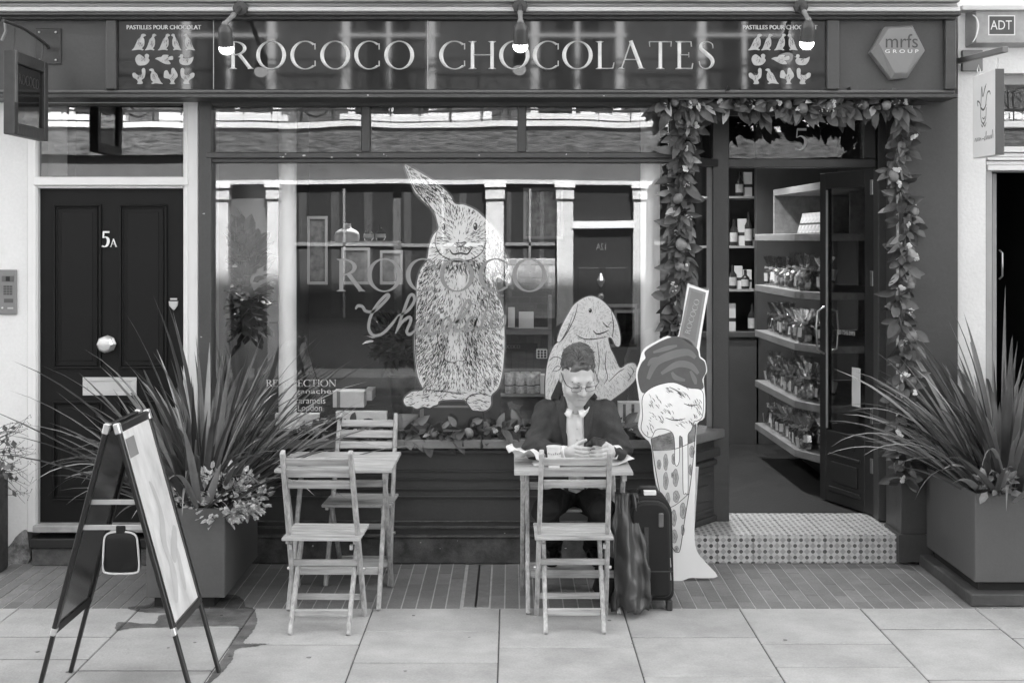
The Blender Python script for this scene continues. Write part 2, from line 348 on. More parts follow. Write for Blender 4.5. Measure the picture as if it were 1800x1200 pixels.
# ------------------------------------------------------------------ shop interior (structure)
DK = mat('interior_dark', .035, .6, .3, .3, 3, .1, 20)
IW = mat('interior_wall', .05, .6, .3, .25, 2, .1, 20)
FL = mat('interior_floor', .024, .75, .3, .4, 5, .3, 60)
st = lambda n, mb, m: tag(mb.build(n, m), kind='structure')
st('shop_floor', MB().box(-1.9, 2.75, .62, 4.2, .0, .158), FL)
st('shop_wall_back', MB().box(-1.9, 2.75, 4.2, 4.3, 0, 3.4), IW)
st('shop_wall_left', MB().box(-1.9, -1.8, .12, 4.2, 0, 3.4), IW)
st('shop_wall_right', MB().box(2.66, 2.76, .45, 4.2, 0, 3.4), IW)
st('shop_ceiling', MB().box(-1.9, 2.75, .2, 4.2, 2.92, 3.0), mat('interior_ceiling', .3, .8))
# ------------------------------------------------------------------ shop building
shop = thing('shop_building', (0, 0, 0), 'dark painted chocolate shop front with wide window, lettered fascia and open door', 'shop')
SILL0 = mat('moulding_highlight', .10, .4, .45, .3, 4, .15, 30, stretch=(.4, 1, 1))  # paler tone puts the lower fascia moulding's highlight into the colour
FY = -.2                         # fascia plane
def part(name, mb, m=PAINT, parent=None, bevel=.004, **k): return mb.build(name, m, parent or shop, bevel=bevel, **k)
# upper storeys, ledge and cornice
part('upper_wall', MB().box(-2.86, 2.5, .0, 8, Z(2, -.3), 15.7), mat('upper_brick', .25, .85, .2, .3, 8, .5, 40), bevel=0)
part('ledge', MB().box(X(-40, -.3), X(1688, -.3), -.30, .2, Z(20, -.3), Z(12, -.3)), STONE)
part('ledge', MB().box(X(-40, -.27), X(1684, -.27), -.27, .2, Z(11, -.27), Z(4, -.27)), STONE)
part('ledge', MB().box(X(-40, -.33), X(1688, -.33), -.33, .2, Z(3, -.33), Z(-14, -.33)), mat('ledge_weathered', .3, .85, .2, .45, 6, .4, 40, stretch=(.4, 1, 2)))
part('fascia_cornice', MB().box(X(-40, FY - .09), X(1690, FY - .09), FY - .09, .1, Z(27, FY - .09), Z(21, FY - .09)))
part('fascia_cornice', MB().box(X(-40, FY - .05), X(1682, FY - .05), FY - .05, .1, Z(34, FY - .05), Z(27.5, FY - .05)))
part('fascia_board', MB().box(X(-40, FY), X(1672, FY), FY, .1, Z(160, FY), Z(33, FY)))
part('fascia_moulding', MB().box(X(-40, FY - .05), X(1684, FY - .05), FY - .05, .1, Z(172, FY - .05), Z(165, FY - .05)))
part('fascia_moulding', MB().box(X(-40, FY - .028), X(1680, FY - .028), FY - .028, .1, Z(164.6, FY - .03), Z(158, FY - .03)), SILL0, bevel=.009, seg=2)
for a, b in ((185, 204), (1454, 1476), (1662, 1682)):
    part('fascia_post', MB().pbox(a, 34.5, b, 157.6, FY - .04, .06), bevel=.008, seg=2)
GL_SIGN = mat('sign_glass', .022, .035, .5, .25, 2, 0)
GL_SIGN.node_tree.nodes['Principled BSDF'].inputs['IOR'].default_value = 1.5
SILV = mat('gilt_letter', .62, .42, .6, .22, 16, .1, 40, metal=.1)
LITE = mat('pale_print', .42, .5, .4, .18, 40)
signs = []
for a, b in ((206, 374.5), (376, 751), (753, 1453)):
    signs.append(part('sign_panel', MB().pbox(a, 36, b, 157, FY - .008, .006), GL_SIGN, bevel=0))
part('sign_bead', MB().pbox(374.6, 36, 375.9, 157, FY - .011, .01), LITE, bevel=0)
part('sign_bead', MB().pbox(751.2, 36, 752.8, 157, FY - .011, .01), LITE, bevel=0)
SP = on_plane(FY - .0085)
letters(MB(), 'ROCOCO', SP, 403, 728, -122, -73, .14, ridge=.006, lift=.001).build('lettering', SILV, signs[1], recalc=False)
letters(MB(), 'CHOCOLATES', SP, 772, 1258, -122, -73, .1, ridge=.006, lift=.001).build('lettering', SILV, signs[2], recalc=False)
# printed birds on the sign ends
BIRDS = {'stand': [(0, 0), (.5, .04), (.75, 0), (.82, .06), (.7, .12), (.86, .3), (.88, .62), (.8, .8), (1, .9), (.86, 1), (.68, .97), (.6, .8), (.42, .65), (.26, .35), (.12, .12)],
         'swan': [(.2, 0), (.65, 0), (.9, .2), (1, .45), (.92, .6), (.97, .85), (.82, 1), (.66, .88), (.7, .6), (.55, .75), (.3, .95), (.08, .8), (0, .45)],
         'fly': [(0, .6), (.15, .75), (.35, .8), (.45, 1), (.75, .98), (.7, .75), (.98, .9), (1, .5), (.75, .45), (.88, .08), (.6, .05), (.3, .3), (.12, .5)],
         'duck': [(0, .75), (.1, .8), (.15, .98), (.28, 1), (.36, .85), (.33, .65), (.75, .62), (1, .78), (.95, .4), (.75, .05), (.4, 0), (.15, .15), (.08, .45), (.16, .68)],
         'hen': [(.0, .65), (.05, .42), (.3, .28), (.4, .12), (.35, 0), (.7, .0), (.75, .1), (.68, .25), (.88, .4), (.95, .7), (.92, .95), (.78, 1), (.68, .88), (.68, .6), (.4, .55), (.18, .7)],
         'cock': [(0, .55), (.05, .8), (.25, .85), (.4, .6), (.5, .62), (.55, .95), (.7, 1), (.8, .88), (.95, .65), (.97, .45), (.78, .28), (.72, .12), (.8, 0), (.42, 0), (.5, .12), (.4, .3), (.2, .35), (.02, .4)]}
def bird(mb, mb2, kind, x0, x1, y0, y1, flip=False):
    pts = catmull([((1 - a if flip else a), b) for a, b in BIRDS[kind]], 3, True)
    poly = [(x0 + a * (x1 - x0), -y1 + b * (y1 - y0)) for a, b in pts]
    mb.prism(poly, SP, .001, .0022)
    for i in range(9):                                   # printed feather strokes
        a = rnd(.3, .7); b = rnd(.2, .6); l = rnd(.08, .2)
        p = (x0 + (1 - a if flip else a) * (x1 - x0), -y1 + b * (y1 - y0)); dx = (-1 if flip else 1) * l * (x1 - x0) * .5; dy = l * (y1 - y0)
        mb2.strip([SP(p[0], p[1], .0026), SP(p[0] + dx, p[1] + dy, .0026)], [SP(p[0] + 1.0, p[1], .0026), SP(p[0] + dx + .6, p[1] + dy, .0026)])
for si, ox in ((0, 0), (2, 1083)):
    m1, m2 = MB(), MB()
    for kd, a, b, c, d, fl in (('stand', 232, 257, 60, 89, 0), ('stand', 255, 275, 60, 89, 0), ('stand', 278, 299, 60, 89, 0), ('stand', 301, 319, 60, 89, 1), ('stand', 323, 343, 60, 89, 1),
                               ('swan', 238, 263, 95, 115, 0), ('fly', 273, 304, 97, 114, 0), ('duck', 313, 340, 96, 115, 0),
                               ('hen', 233, 257, 120, 148, 0), ('stand', 262, 286, 121, 148, 1), ('cock', 288, 313, 120, 148, 0), ('hen', 316, 342, 120, 148, 1)):
        bird(m1, m2, kd, a + ox, b + ox, c, d, fl)
    o = m1.build('bird_print', LITE, signs[si], recalc=True); m2.build('feather_print', mat('ink_grey', .12, .6), signs[si], recalc=False)
    bt = MB()
    for k_ in range(3): ptext(bt, 'PASTILLES POUR CHOCOLAT', SP, 222.7 + ox + k_ * .35, 353.2 + ox + k_ * .35, -52.2, -44.6, .0015 + k_ * .0003)
    bt.build('lettering', mat('white_print', .7, .5), signs[si], recalc=False)
# window frame
WY = .03
part('pilaster', MB().pbox(349, 171, 371, 990, -.03, .2))
part('window_head', MB().pbox(371.3, 173, 1186, 187, -.012, .15))
part('transom_rail', MB().pbox(362, 268, 1190, 278, -.035, .12)); part('transom_rail', MB().pbox(371.3, 278.2, 1186, 286, -.01, .1))
for a, b in ((635, 650), (910, 925)): part('transom_mullion', MB().pbox(a, 187.3, b, 267.7, -.005, .1))
part('corner_post', MB().pbox(1178, 187.3, 1190, 766, -.005, .09))
for a, b in ((372, 634.7), (650.3, 909.7), (925.3, 1177.7)): part('transom_pane', MB().pbox(a, 187.6, b, 267.5, WY, .005), GLASS2, bevel=0)
PANE = part('window_pane', MB().pbox(371.5, 286.4, 1177.7, 763, WY, .006), GLASS, bevel=0)
part('window_bottom_rail', MB().pbox(371.3, 757, 1177.7, 766, -.0, .1))
# sill and stall riser
SILL = mat('sill_paint', .19, .45, .4, .25, 5, .2, 30, stretch=(.4, 1, 1), fine=.08)
part('sill', MB().box(X(371, -.1), X(1186, -.1), -.09, .2, Z(789, -.09), Z(773, -.09)), SILL, bevel=.006)
part('stall_riser', MB().pbox(371, 789.5, 1186, 992, .02, .1), PAINT)
for y0, y1, dep in ((790, 797, .05), (826, 830, .012), (840, 843, .02), (858, 861, .014), (872, 875, .02), (915, 918, .012), (925, 929, .022), (941, 945, .05), (945.3, 990, .04)):
    part('riser_moulding', MB().pbox(371, y0, 1186, y1, .0195 - dep, dep), PAINTW if y0 > 900 else PAINT, bevel=.003)
# canted return to the doorway
C0, C1 = Vector((X(1186, 0), .0, 0)), Vector((X(1266, .42), .42, 0))
cd = (C1 - C0).normalized(); cn = Vector((cd.y, -cd.x, 0)); CL = (C1 - C0).length
def cant(a0, a1, z0, z1, out, thick, mb=None):
    mb = mb or MB(); p = C0 + cd * a0 + cn * out; q = C0 + cd * a1 + cn * out; b = -cn * thick
    return mb.add([p + Vector((0, 0, z0)), q + Vector((0, 0, z0)), q + Vector((0, 0, z1)), p + Vector((0, 0, z1)), p + b + Vector((0, 0, z0)), q + b + Vector((0, 0, z0)), q + b + Vector((0, 0, z1)), p + b + Vector((0, 0, z1))],
                  [(0, 1, 2, 3), (7, 6, 5, 4), (0, 4, 5, 1), (1, 5, 6, 2), (2, 6, 7, 3), (3, 7, 4, 0)])
zS = Z(773, -.09); zT = Z(273, 0); zH = Z(187, 0)
part('stall_riser', cant(0, CL, .1, zS - .06, .0, .1))
part('sill', cant(-.02, CL, zS - .055, zS, .05, .2), SILL, bevel=.006)
for z0, z1, o_, a0, a1 in ((.17, .20, .014, .06, CL - .06), (.50, .53, .014, .06, CL - .06), (.55, .60, .03, 0, CL), (.23, .25, .01, .1, CL - .1), (.44, .46, .01, .1, CL - .1), (.30, .39, .012, .16, CL - .16)):
    part('riser_moulding', cant(a0, a1, z0, z1, o_, o_ + .004), PAINT, bevel=.003)
part('transom_rail', cant(0, CL, zT - .045, zT, .02, .08)); part('window_head', cant(0, CL, zH, zH + .05, .0, .1))
part('window_pane', cant(.0, CL, zS + .01, zT - .05, -.04, .005), GLASS, bevel=0); part('transom_pane', cant(.0, CL, zT + .005, zH - .003, -.04, .005), GLASS2, bevel=0)
part('window_stile', cant(CL - .06, CL - .035, zS + .002, zT - .047, -.02, .04), mat('frame_highlight', .4, .4), bevel=.002)
# doorway
DY = .42
zd = .16
part('door_post', MB().box(X(1250, DY), X(1279, DY), DY - .06, DY + .06, zd, Z(172, DY)))
part('door_post', MB().box(X(1540, DY), X(1562, DY), DY - .05, DY + .06, zd, Z(172, DY)))
part('door_head', MB().pbox(1279.3, 180, 1539.7, 203, DY - .04, .1)); part('door_head', MB().pbox(1279.3, 279, 1539.7, 294.5, DY - .05, .1))
part('door_stile', MB().pbox(1519, 203.3, 1539.7, 278.7, DY - .03, .08))
TRP = part('transom_pane', MB().pbox(1279.6, 203.3, 1518.7, 278.7, DY, .005), glass('door_transom_glass', .06, wav=.6, tint=.55), bevel=0)
letters(MB(), '5', on_plane(DY - .001), 1396, 1420, -264, -225, lift=.001).build('lettering', mat('white_print', .7, .5), TRP, recalc=False)
part('soffit', MB().box(X(1186, 0), X(1600, 0), -.19, .5, Z(172, 0) - .004, Z(172, 0) + .05))
# right pilaster and the canted panel inside the doorway
part('pilaster', MB().pbox(1584, 173, 1684, 985, -.02, .3), PAINT, bevel=.004)
part('pilaster_base', MB().pbox(1580, 940, 1640, 988, -.05, .3), PAINT)
D0, D1 = Vector((X(1583, 0), 0, 0)), Vector((X(1562, .37), .37, 0))
def cant2(a0, a1, z0, z1, out, thick):
    d = (D1 - D0).normalized(); n = Vector((-d.y, d.x, 0)); L_ = (D1 - D0).length; mb = MB()
    p = D0 + d * a0 * L_ + n * out; q = D0 + d * a1 * L_ + n * out; b = -n * thick; z = lambda v, h: v + Vector((0, 0, h))
    return mb.add([z(p, z0), z(q, z0), z(q, z1), z(p, z1), z(p + b, z0), z(q + b, z0), z(q + b, z1), z(p + b, z1)], [(0, 1, 2, 3), (7, 6, 5, 4), (0, 4, 5, 1), (1, 5, 6, 2), (2, 6, 7, 3), (3, 7, 4, 0)])
part('doorway_panel', cant2(0, 1, zd, Z(172, 0), 0, .06))
part('doorway_strip', cant2(.05, .2, .5, 2.35, .012, .014), mat('peeling_paint', .45, .7, .3, .8, 22, .6, 60))
for z0, z1 in ((.22, .25), (.42, .45), (.30, .37)): part('panel_moulding', cant2(.2, .85, z0, z1, .012, .014))
# open shop door, hinged on the right
H0 = Vector((X(1537, DY + .05), DY + .05, 0)); H1 = Vector((X(1441, 1.02), 1.02, 0))
hd = (H1 - H0).normalized(); hn = Vector((-hd.y, hd.x, 0)) ; HL = (H1 - H0).length
if hn.y > 0: hn = -hn
def dbox(a0, a1, z0, z1, out, thick):
    mb = MB(); z = lambda v, h: v + Vector((0, 0, h)); p = H0 + hd * a0 + hn * out; q = H0 + hd * a1 + hn * out; b = -hn * thick
    return mb.add([z(p, z0), z(q, z0), z(q, z1), z(p, z1), z(p + b, z0), z(q + b, z0), z(q + b, z1), z(p + b, z1)], [(0, 1, 2, 3), (7, 6, 5, 4), (0, 4, 5, 1), (1, 5, 6, 2), (2, 6, 7, 3), (3, 7, 4, 0)])
zb, zt = zd + .01, Z(297, DY + .05)
DD = mat('shop_door_paint', .03, .4, .45, .15, 4, .08, 30)
mbd = MB()
for a0, a1, z0, z1 in ((0, .1, zb, zt), (HL - .07, HL, zb, zt), (.1, HL - .07, zb, .62), (.1, HL - .07, zt - .1, zt)):
    q = dbox(a0, a1, z0, z1, 0, .045); mbd.add(q.v, q.f)
sdoor = part('door', mbd, DD, bevel=.003)
dbox(.1, HL - .07, .62, zt - .1, -.02, .005).build('pane', glass('door_glass', .06, tint=.9), sdoor)
for a0, a1, z0, z1 in ((.14, HL - .11, .24, .27), (.14, HL - .11, .46, .48), (.17, HL - .14, .30, .43)): dbox(a0, a1, z0, z1, .01, .012).build('panel_moulding', DD, sdoor, bevel=.003)
dbox(.2, .33, .52, .6, .006, .008).build('letter_flap', DD, sdoor, bevel=.002)
dbox(HL - .082, HL - .072, .63, zt - .11, .002, .01).build('bead', mat('frame_highlight', .4, .4), sdoor)
for zz in (.42, .72, 1.55, 2.1): dbox(.012, .04, zz, zz + .09, .004, .006).build('hinge', STEEL, sdoor, bevel=.001)
hp = H0 + hd * (HL - .05) + hn * .0
for sgn in (1, -1):
    MB().tube([hp + Vector((0, 0, 1.1)) + hn * .0, hp + hn * .05 * sgn + Vector((0, 0, 1.13)) - hn * (.045 if sgn < 0 else 0), hp + hn * .06 * sgn + Vector((0, 0, 1.25)) - hn * (.045 if sgn < 0 else 0), hp + hn * .05 * sgn + Vector((0, 0, 1.37)) - hn * (.045 if sgn < 0 else 0), hp + Vector((0, 0, 1.4))], .007, 8).build('handle', STEEL, sdoor, smooth=60)
nt_ = H0 + hd * .22 + hn * .002
dbox(.16, .25, .80, 1.04, .0015 - .02 + .006, .001).build('notice', PAPER, sdoor)
tx = MB(); fnD = lambda a, b, h: H0 + hd * (HL - a) + hn * (-.019 + .002 + h) + Vector((0, 0, b))
ptext(tx, '020 7245 0993', fnD, .17, .36, 1.235, 1.262, .001); tx.build('lettering', mat('white_print', .7, .5), sdoor, recalc=False)
# small paint chips on the rail and riser
random.seed(77); CHIP = mat('bare_chip', .5, .8, .2, .3, 40)
for i in range(26):
    px, py, Yc = random.choice([(rnd(380, 1150), rnd(269, 277), -.0353), (rnd(380, 1150), rnd(269, 277), -.0353), (rnd(350, 370), rnd(200, 900), -.0303), (rnd(680, 1150), rnd(930, 940), .0193), (rnd(500, 1150), rnd(946, 985), -.0208), (rnd(190, 1400), rnd(166, 171), FY - .0503)])
    s_ = rnd(.6, 2.2); n_ = random.choice([5, 6, 7]); part('paint_chip', MB().prism([(px + s_ * rnd(.4, 1.8) * math.cos(6.283 * k_ / n_), -py + s_ * rnd(.4, 1) * math.sin(6.283 * k_ / n_)) for k_ in range(n_)], on_plane(Yc), .0, .0006), CHIP, bevel=0)
# tiled step
step = thing('tiled_step', (X(1400, 0), .1, 0), 'doorstep faced with dotted patterned tiles below the open door', 'step')
sx0, sx1 = X(1190, 0), X(1583, 0)
MB().box(sx0, sx1 + .05, .012, .64, 0, .15).build('step_core', MORTAR, step)
TILE = bpy.data.materials.new('dotted_tile'); TILE.use_nodes = True
def tile_mat(m):
    t = m.node_tree; b = t.nodes['Principled BSDF']; N = t.nodes.new; L = t.links.new
    b.inputs['Roughness'].default_value = .55
    uv = N('ShaderNodeUVMap'); sp = N('ShaderNodeSeparateXYZ'); L(uv.outputs[0], sp.inputs[0])
    def math_(op, a, b_=None, c=None):
        n = N('ShaderNodeMath'); n.operation = op
        for i, q in enumerate((a, b_, c)):
            if q is None: continue
            if isinstance(q, (int, float)): n.inputs[i].default_value = q
            else: L(q, n.inputs[i])
        return n.outputs[0]
    u = math_('MULTIPLY', sp.outputs[0], 3.0); v = math_('MULTIPLY', sp.outputs[1], 3.0)
    fu = math_('SUBTRACT', math_('FRACT', u), .5); fv = math_('SUBTRACT', math_('FRACT', v), .5)
    gu = math_('SUBTRACT', math_('FRACT', math_('ADD', u, .5)), .5); gv = math_('SUBTRACT', math_('FRACT', math_('ADD', v, .5)), .5)
    def octd(a, b_):
        a = math_('ABSOLUTE', a); b_ = math_('ABSOLUTE', b_)
        return math_('MAXIMUM', math_('MAXIMUM', a, b_), math_('MULTIPLY', math_('ADD', a, b_), .74))
    d1 = math_('LESS_THAN', octd(fu, fv), .165); d2 = math_('LESS_THAN', octd(gu, gv), .165)
    dm1 = math_('LESS_THAN', math_('ADD', math_('ABSOLUTE', fu), math_('ABSOLUTE', gv)), .27); dm2 = math_('LESS_THAN', math_('ADD', math_('ABSOLUTE', gu), math_('ABSOLUTE', fv)), .27)
    dark = math_('MAXIMUM', d1, d2); mid = math_('MAXIMUM', dm1, dm2)
    no = N('ShaderNodeTexNoise'); no.inputs['Scale'].default_value = 14; no.inputs['Detail'].default_value = 5
    tc = N('ShaderNodeTexCoord'); L(tc.outputs['Object'], no.inputs['Vector'])
    oi = N('ShaderNodeObjectInfo')
    base = math_('SUBTRACT', .56, math_('MULTIPLY', mid, .2))
    dk = math_('MULTIPLY_ADD', oi.outputs['Random'], .12, .03)
    mixed = math_('ADD', math_('MULTIPLY', base, math_('SUBTRACT', 1.0, dark)), math_('MULTIPLY', dk, dark))
    fin = math_('MULTIPLY', mixed, math_('MULTIPLY_ADD', no.outputs[0], .5, .72))
    L(fin, b.inputs['Base Color'])
tile_mat(TILE)
def tile(a, bvec, cvec, parent, name):        # tile with uv: corner a, edges b, c
    a = Vector(a); b = Vector(bvec); c = Vector(cvec); n = b.cross(c).normalized() * .008
    g = .0012; bb = b.normalized() * g; cc = c.normalized() * g
    a0 = a + bb + cc; b2 = b - 2 * bb; c2 = c - 2 * cc; off = base_of(parent)
    vs = [a0, a0 + b2, a0 + b2 + c2, a0 + c2]; vs = [v + n for v in vs] + vs
    me = bpy.data.meshes.new(name); me.from_pydata([tuple(v - off) for v in vs], [], [(0, 1, 2, 3), (4, 0, 3, 7), (0, 4, 5, 1), (1, 5, 6, 2), (2, 6, 7, 3)])
    uv = me.uv_layers.new(name='UVMap'); bu = [(0, 0), (1, 0), (1, c.length / .2), (0, c.length / .2)]
    for i, l in enumerate(me.loops): uv.data[i].uv = bu[l.vertex_index % 4]
    me.materials.append(TILE); o = bpy.data.objects.new(name, me); COL.objects.link(o); o.parent = parent
tw = .203; x = X(1576, 0)
for i in range(7):
    x0 = x - tw * (i + 1)
    tile((x0, .004, .001), (tw, 0, 0), (0, 0, .157), step, 'riser_tile')
    for j in range(3):
        tile((x0, -.004 + j * .2, .152), (tw, 0, 0), (0, .2, 0), step, 'tread_tile')
# ------------------------------------------------------------------ house on the left with door 5A
lh = thing('house', (-2.9, 0, 0), 'white rendered house front with black panelled door numbered 5A', 'house')
lp = lambda n, mb, m=WHITEG, bevel=.004, par=None, **k: mb.build(n, m, par or lh, bevel=bevel, **k)
LX = X(349, -.03)
lp('wall', MB().box(-14, X(48, 0), .0, .4, 0, 15.7), WHITE, bevel=0)
lp('hall_wall', MB().box(X(40, 0), -1.84, .9, 1.0, 0, 3.2), mat('hall_grey', .12), bevel=0); lp('hall_wall', MB().box(-1.86, -1.82, .15, .9, 0, 3.2), mat('hall_grey', .12), bevel=0); lp('hall_wall', MB().box(X(40, 0) - .1, X(40, 0), .4, .9, 0, 3.2), mat('hall_grey', .12), bevel=0); lp('hall_ceiling', MB().box(X(40, 0), -1.84, .15, .9, 3.1, 3.19), mat('hall_grey', .12), bevel=0)
lp('wall', MB().box(-6, -2.87, .0, 8, 3.12, 15.7), WHITE, bevel=0)
# worn plaster at the foot of the wall
lp('wall_base', MB().prism(catmull([(4, 990), (2, 960), (14, 962), (22, 955), (30, 942), (44, 932), (48, 935), (48, 990)], 3), on_plane(-.004), 0, .003) if False else MB().prism([(a, -b) for a, b in catmull([(-2, 990), (2, 958), (14, 960), (22, 952), (30, 941), (46, 930), (50, 950), (50, 988)], 4, True)], on_plane(0), .002, .006), mat('bare_plaster', .22, .9, .1, .9, 16, .9, 45, fine=.3), bevel=0)
for a, b, y0, y1, Y in ((48, 66, 176, 985, -.0), (322, 348.5, 176, 985, -.0)):
    lp('door_jamb', MB().pbox(a, y0, b, 935, Y - .012, .2))
    lp('jamb_bead', MB().pbox(a + (10 if a < 100 else 3), y0 + 8, a + (15 if a < 100 else 8), 932, Y - .02, .008), bevel=.002)
lp('door_head', MB().pbox(66.3, 174, 321.7, 180.5, -.01, .2)); lp('transom_bar', MB().pbox(58, 311, 330, 326, -.03, .2)); lp('transom_bar', MB().pbox(66.3, 326.3, 321.7, 331, -.012, .18))
lp('fanlight', MB().pbox(66, 181, 322, 310.7, .02, .005), glass('fanlight_glass', .09, tint=.7, wav=.5), bevel=0)
lp('blind', MB().box(X(66, .2), X(122, .2), .16, .165, Z(310, .2), Z(176, .2)), WHITE, bevel=0)
YD = .03
zb5, zt5 = Z(921, YD), Z(331, YD)
x0, x1 = X(65, YD), X(322, YD)
door = lp('door', MB().box(x0, x1, YD, YD + .05, zb5, zt5), BLACKDOOR)
def panel(a, b, c, d, rows):                       # moulding frame round a panel, in pixels
    for t_, (w_, dep) in enumerate(rows):
        mb = MB(); k = t_ * 5.2
        A, B, C_, D_ = a + k, b - k, c + k, d - k
        mb.pbox(A, C_, B, C_ + w_, YD - dep, dep); mb.pbox(A, D_ - w_, B, D_, YD - dep, dep); mb.pbox(A, C_ + w_, A + w_, D_ - w_, YD - dep, dep); mb.pbox(B - w_, C_ + w_, B, D_ - w_, YD - dep, dep)
        mb.build('panel_moulding', BLACKDOOR, door, bevel=.0025)
for a, b, c, d in ((93, 177, 359, 648), (209, 293, 359, 648), (92, 180, 705, 880), (209, 293, 705, 880)):
    panel(a, b, c, d, ((3.5, .016), (2.4, .008)))
    MB().pbox(a + 14, c + 14, b - 14, d - 14, YD - .004, .004).build('raised_panel', BLACKDOOR, door, bevel=.002)
dp = on_plane(YD - .001)
fat = MB()
for k_ in range(4): letters(fat, '5', dp, 178 + k_ * .9, 192 + k_ * .9, -434, -406, lift=.002 + k_ * .002)
fat.build('number', BRASS, door, recalc=False)
fat = MB()
for k_ in range(2): letters(fat, 'A', dp, 193 + k_ * .8, 206 + k_ * .8, -434, -420, lift=.002 + k_ * .002)
fat.build('number', BRASS, door, recalc=False)
kc = P(190, 604, YD)
MB().lathe([(.02, 0), (.048, -.002), (.05, -.012), (.035, -.03), (.034, -.036), (.046, -.045), (.048, -.06), (.036, -.072), (.01, -.074)], kc, 8, 'y').build('door_knob', BRASS, door, bevel=.001)
lb = MB(); A = (145, 240, 663, 695)
for q in ((145, 663, 240, 670), (145, 688, 240, 695), (145, 670.2, 154, 687.8), (231, 670.2, 240, 687.8)): lb.pbox(*q, YD - .012, .012)
lbo = lb.build('letter_plate', BRASS, door, bevel=.002); MB().pbox(154.2, 670.4, 230.8, 687.6, YD - .007, .006).build('letter_flap', BRASS, lbo, bevel=.001)
MB().prism([(a, -b) for a, b in ((297, 529), (314, 529), (313, 537), (306, 546), (298, 537))], dp, .001, .012).build('lock', STEEL, door, bevel=.002)
MB().pbox(299, 524, 311, 527, YD - .006, .006).build('lock_plate', STEEL, door)
lp('threshold', MB().box(X(58, -.05), X(325, -.05), -.06, .2, Z(936, -.06), Z(921, -.02)), mat('threshold', .4, .6, .3, .35, 9, .2, 40))
lp('step_board', MB().box(X(53, -.08), X(330, -.08), -.09, .2, Z(963, -.09), Z(947, -.09)), mat('step_black', .02, .45))
lp('step', MB().box(X(56, -.05), X(330, -.05), -.05, .3, 0, Z(963.5, -.05)), mat('step_stone', .13, .85, .2, .4, 24, .5, 60))
# intercom
ic = thing('door_entry_panel', P(14, 513, 0), 'grey metal door entry keypad panel on the white wall', 'intercom')
MB().pbox(-3, 474, 29, 553, -.012, .012).build('face_plate', mat('grey_alloy', .22, .4, .5, .1, 8, metal=.4), ic, bevel=.003)
MB().pbox(3, 485, 24, 495, -.0155, .004).build('camera_window', mat('grey_alloy2', .12, .3), ic); MB().pbox(10, 486, 17, 494, -.018, .003).build('lens', BLACK, ic)
for r_ in range(4):
    for c in range(3): MB().pbox(6 + c * 5.4, 502 + r_ * 4.3, 10.4 + c * 5.4, 505.4 + r_ * 4.3, -.0145, .003).build('key', mat('key_dark', .09), ic)
MB().pbox(7, 525, 23, 532, -.0135, .002).build('name_card', mat('key_dark', .09), ic)
MB().lathe([(.006, -.012), (.006, -.016), (.003, -.018)], P(6, 541, 0), 10, 'y').build('call_button', STEEL, ic); MB().pbox(13, 540, 23, 543, -.014, .002).build('slot', STEEL, ic)
# ------------------------------------------------------------------ neighbour on the right
rh = thing('neighbour_building', (2.9, 0, 0), 'white rendered neighbouring shop front with glazed door at right edge', 'building')
rp = lambda n, mb, m=WHITE, bevel=.003, **k: mb.build(n, m, rh, bevel=bevel, **k)
rp('wall', MB().box(X(1686, 0), X(1735, 0), .02, .6, 0, Z(128, 0)), bevel=0)
rp('wall', MB().box(X(1686, 0), 14, .02, .6, Z(128, 0), 15.7), bevel=0); rp('wall', MB().box(3.3, 14, .02, .6, 0, Z(128, 0)), bevel=0)
rp('ledge', MB().box(X(1690, -.06), 6, -.08, .1, Z(18, -.08), Z(9, -.08)), STONE)
rp('transom_head', MB().box(X(1735, .1), 3.3, .08, .3, Z(150, .1), Z(127, .1)), mat('grey_frame', .4, .5))
rp('transom_pane', MB().box(X(1735, .1), 3.3, .1, .105, Z(262, .1), Z(150, .1)), GLASS2, bevel=0)
rp('transom_bar', MB().box(X(1760, .05), 3.3, .06, .1, Z(224, .06), Z(214, .06)))
for i, (a, b, o_) in enumerate(((258, 268, .03), (269, 276, .015), (277, 282, .03), (283, 290, .01), (291, 300, .035))): rp('door_cornice', MB().box(X(1735, .06), 3.3, .08 - o_, .3, Z(b, .06), Z(a, .06)), WHITEG)
rp('frame_post', MB().pbox(1733, 300, 1744, 985, .07, .1), mat('grey_frame', .4, .5)); 
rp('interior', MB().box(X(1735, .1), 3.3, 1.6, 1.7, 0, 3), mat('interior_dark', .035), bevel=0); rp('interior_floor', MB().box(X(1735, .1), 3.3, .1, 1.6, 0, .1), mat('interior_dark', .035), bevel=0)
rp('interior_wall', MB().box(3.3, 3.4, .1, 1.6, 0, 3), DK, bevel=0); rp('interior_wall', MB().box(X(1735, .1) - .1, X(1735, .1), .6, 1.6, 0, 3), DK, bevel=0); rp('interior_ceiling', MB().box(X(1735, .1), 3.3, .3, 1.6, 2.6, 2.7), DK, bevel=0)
rp('door', MB().box(X(1744, .2), X(1752, .2), .2, .62, .05, Z(305, .2)), mat('grey_frame', .4, .5))
MB().tube([P(1757, 440, .25), P(1762, 445, .22), P(1762, 485, .22), P(1757, 490, .25)], .006).build('handle', STEEL, rh, smooth=60)
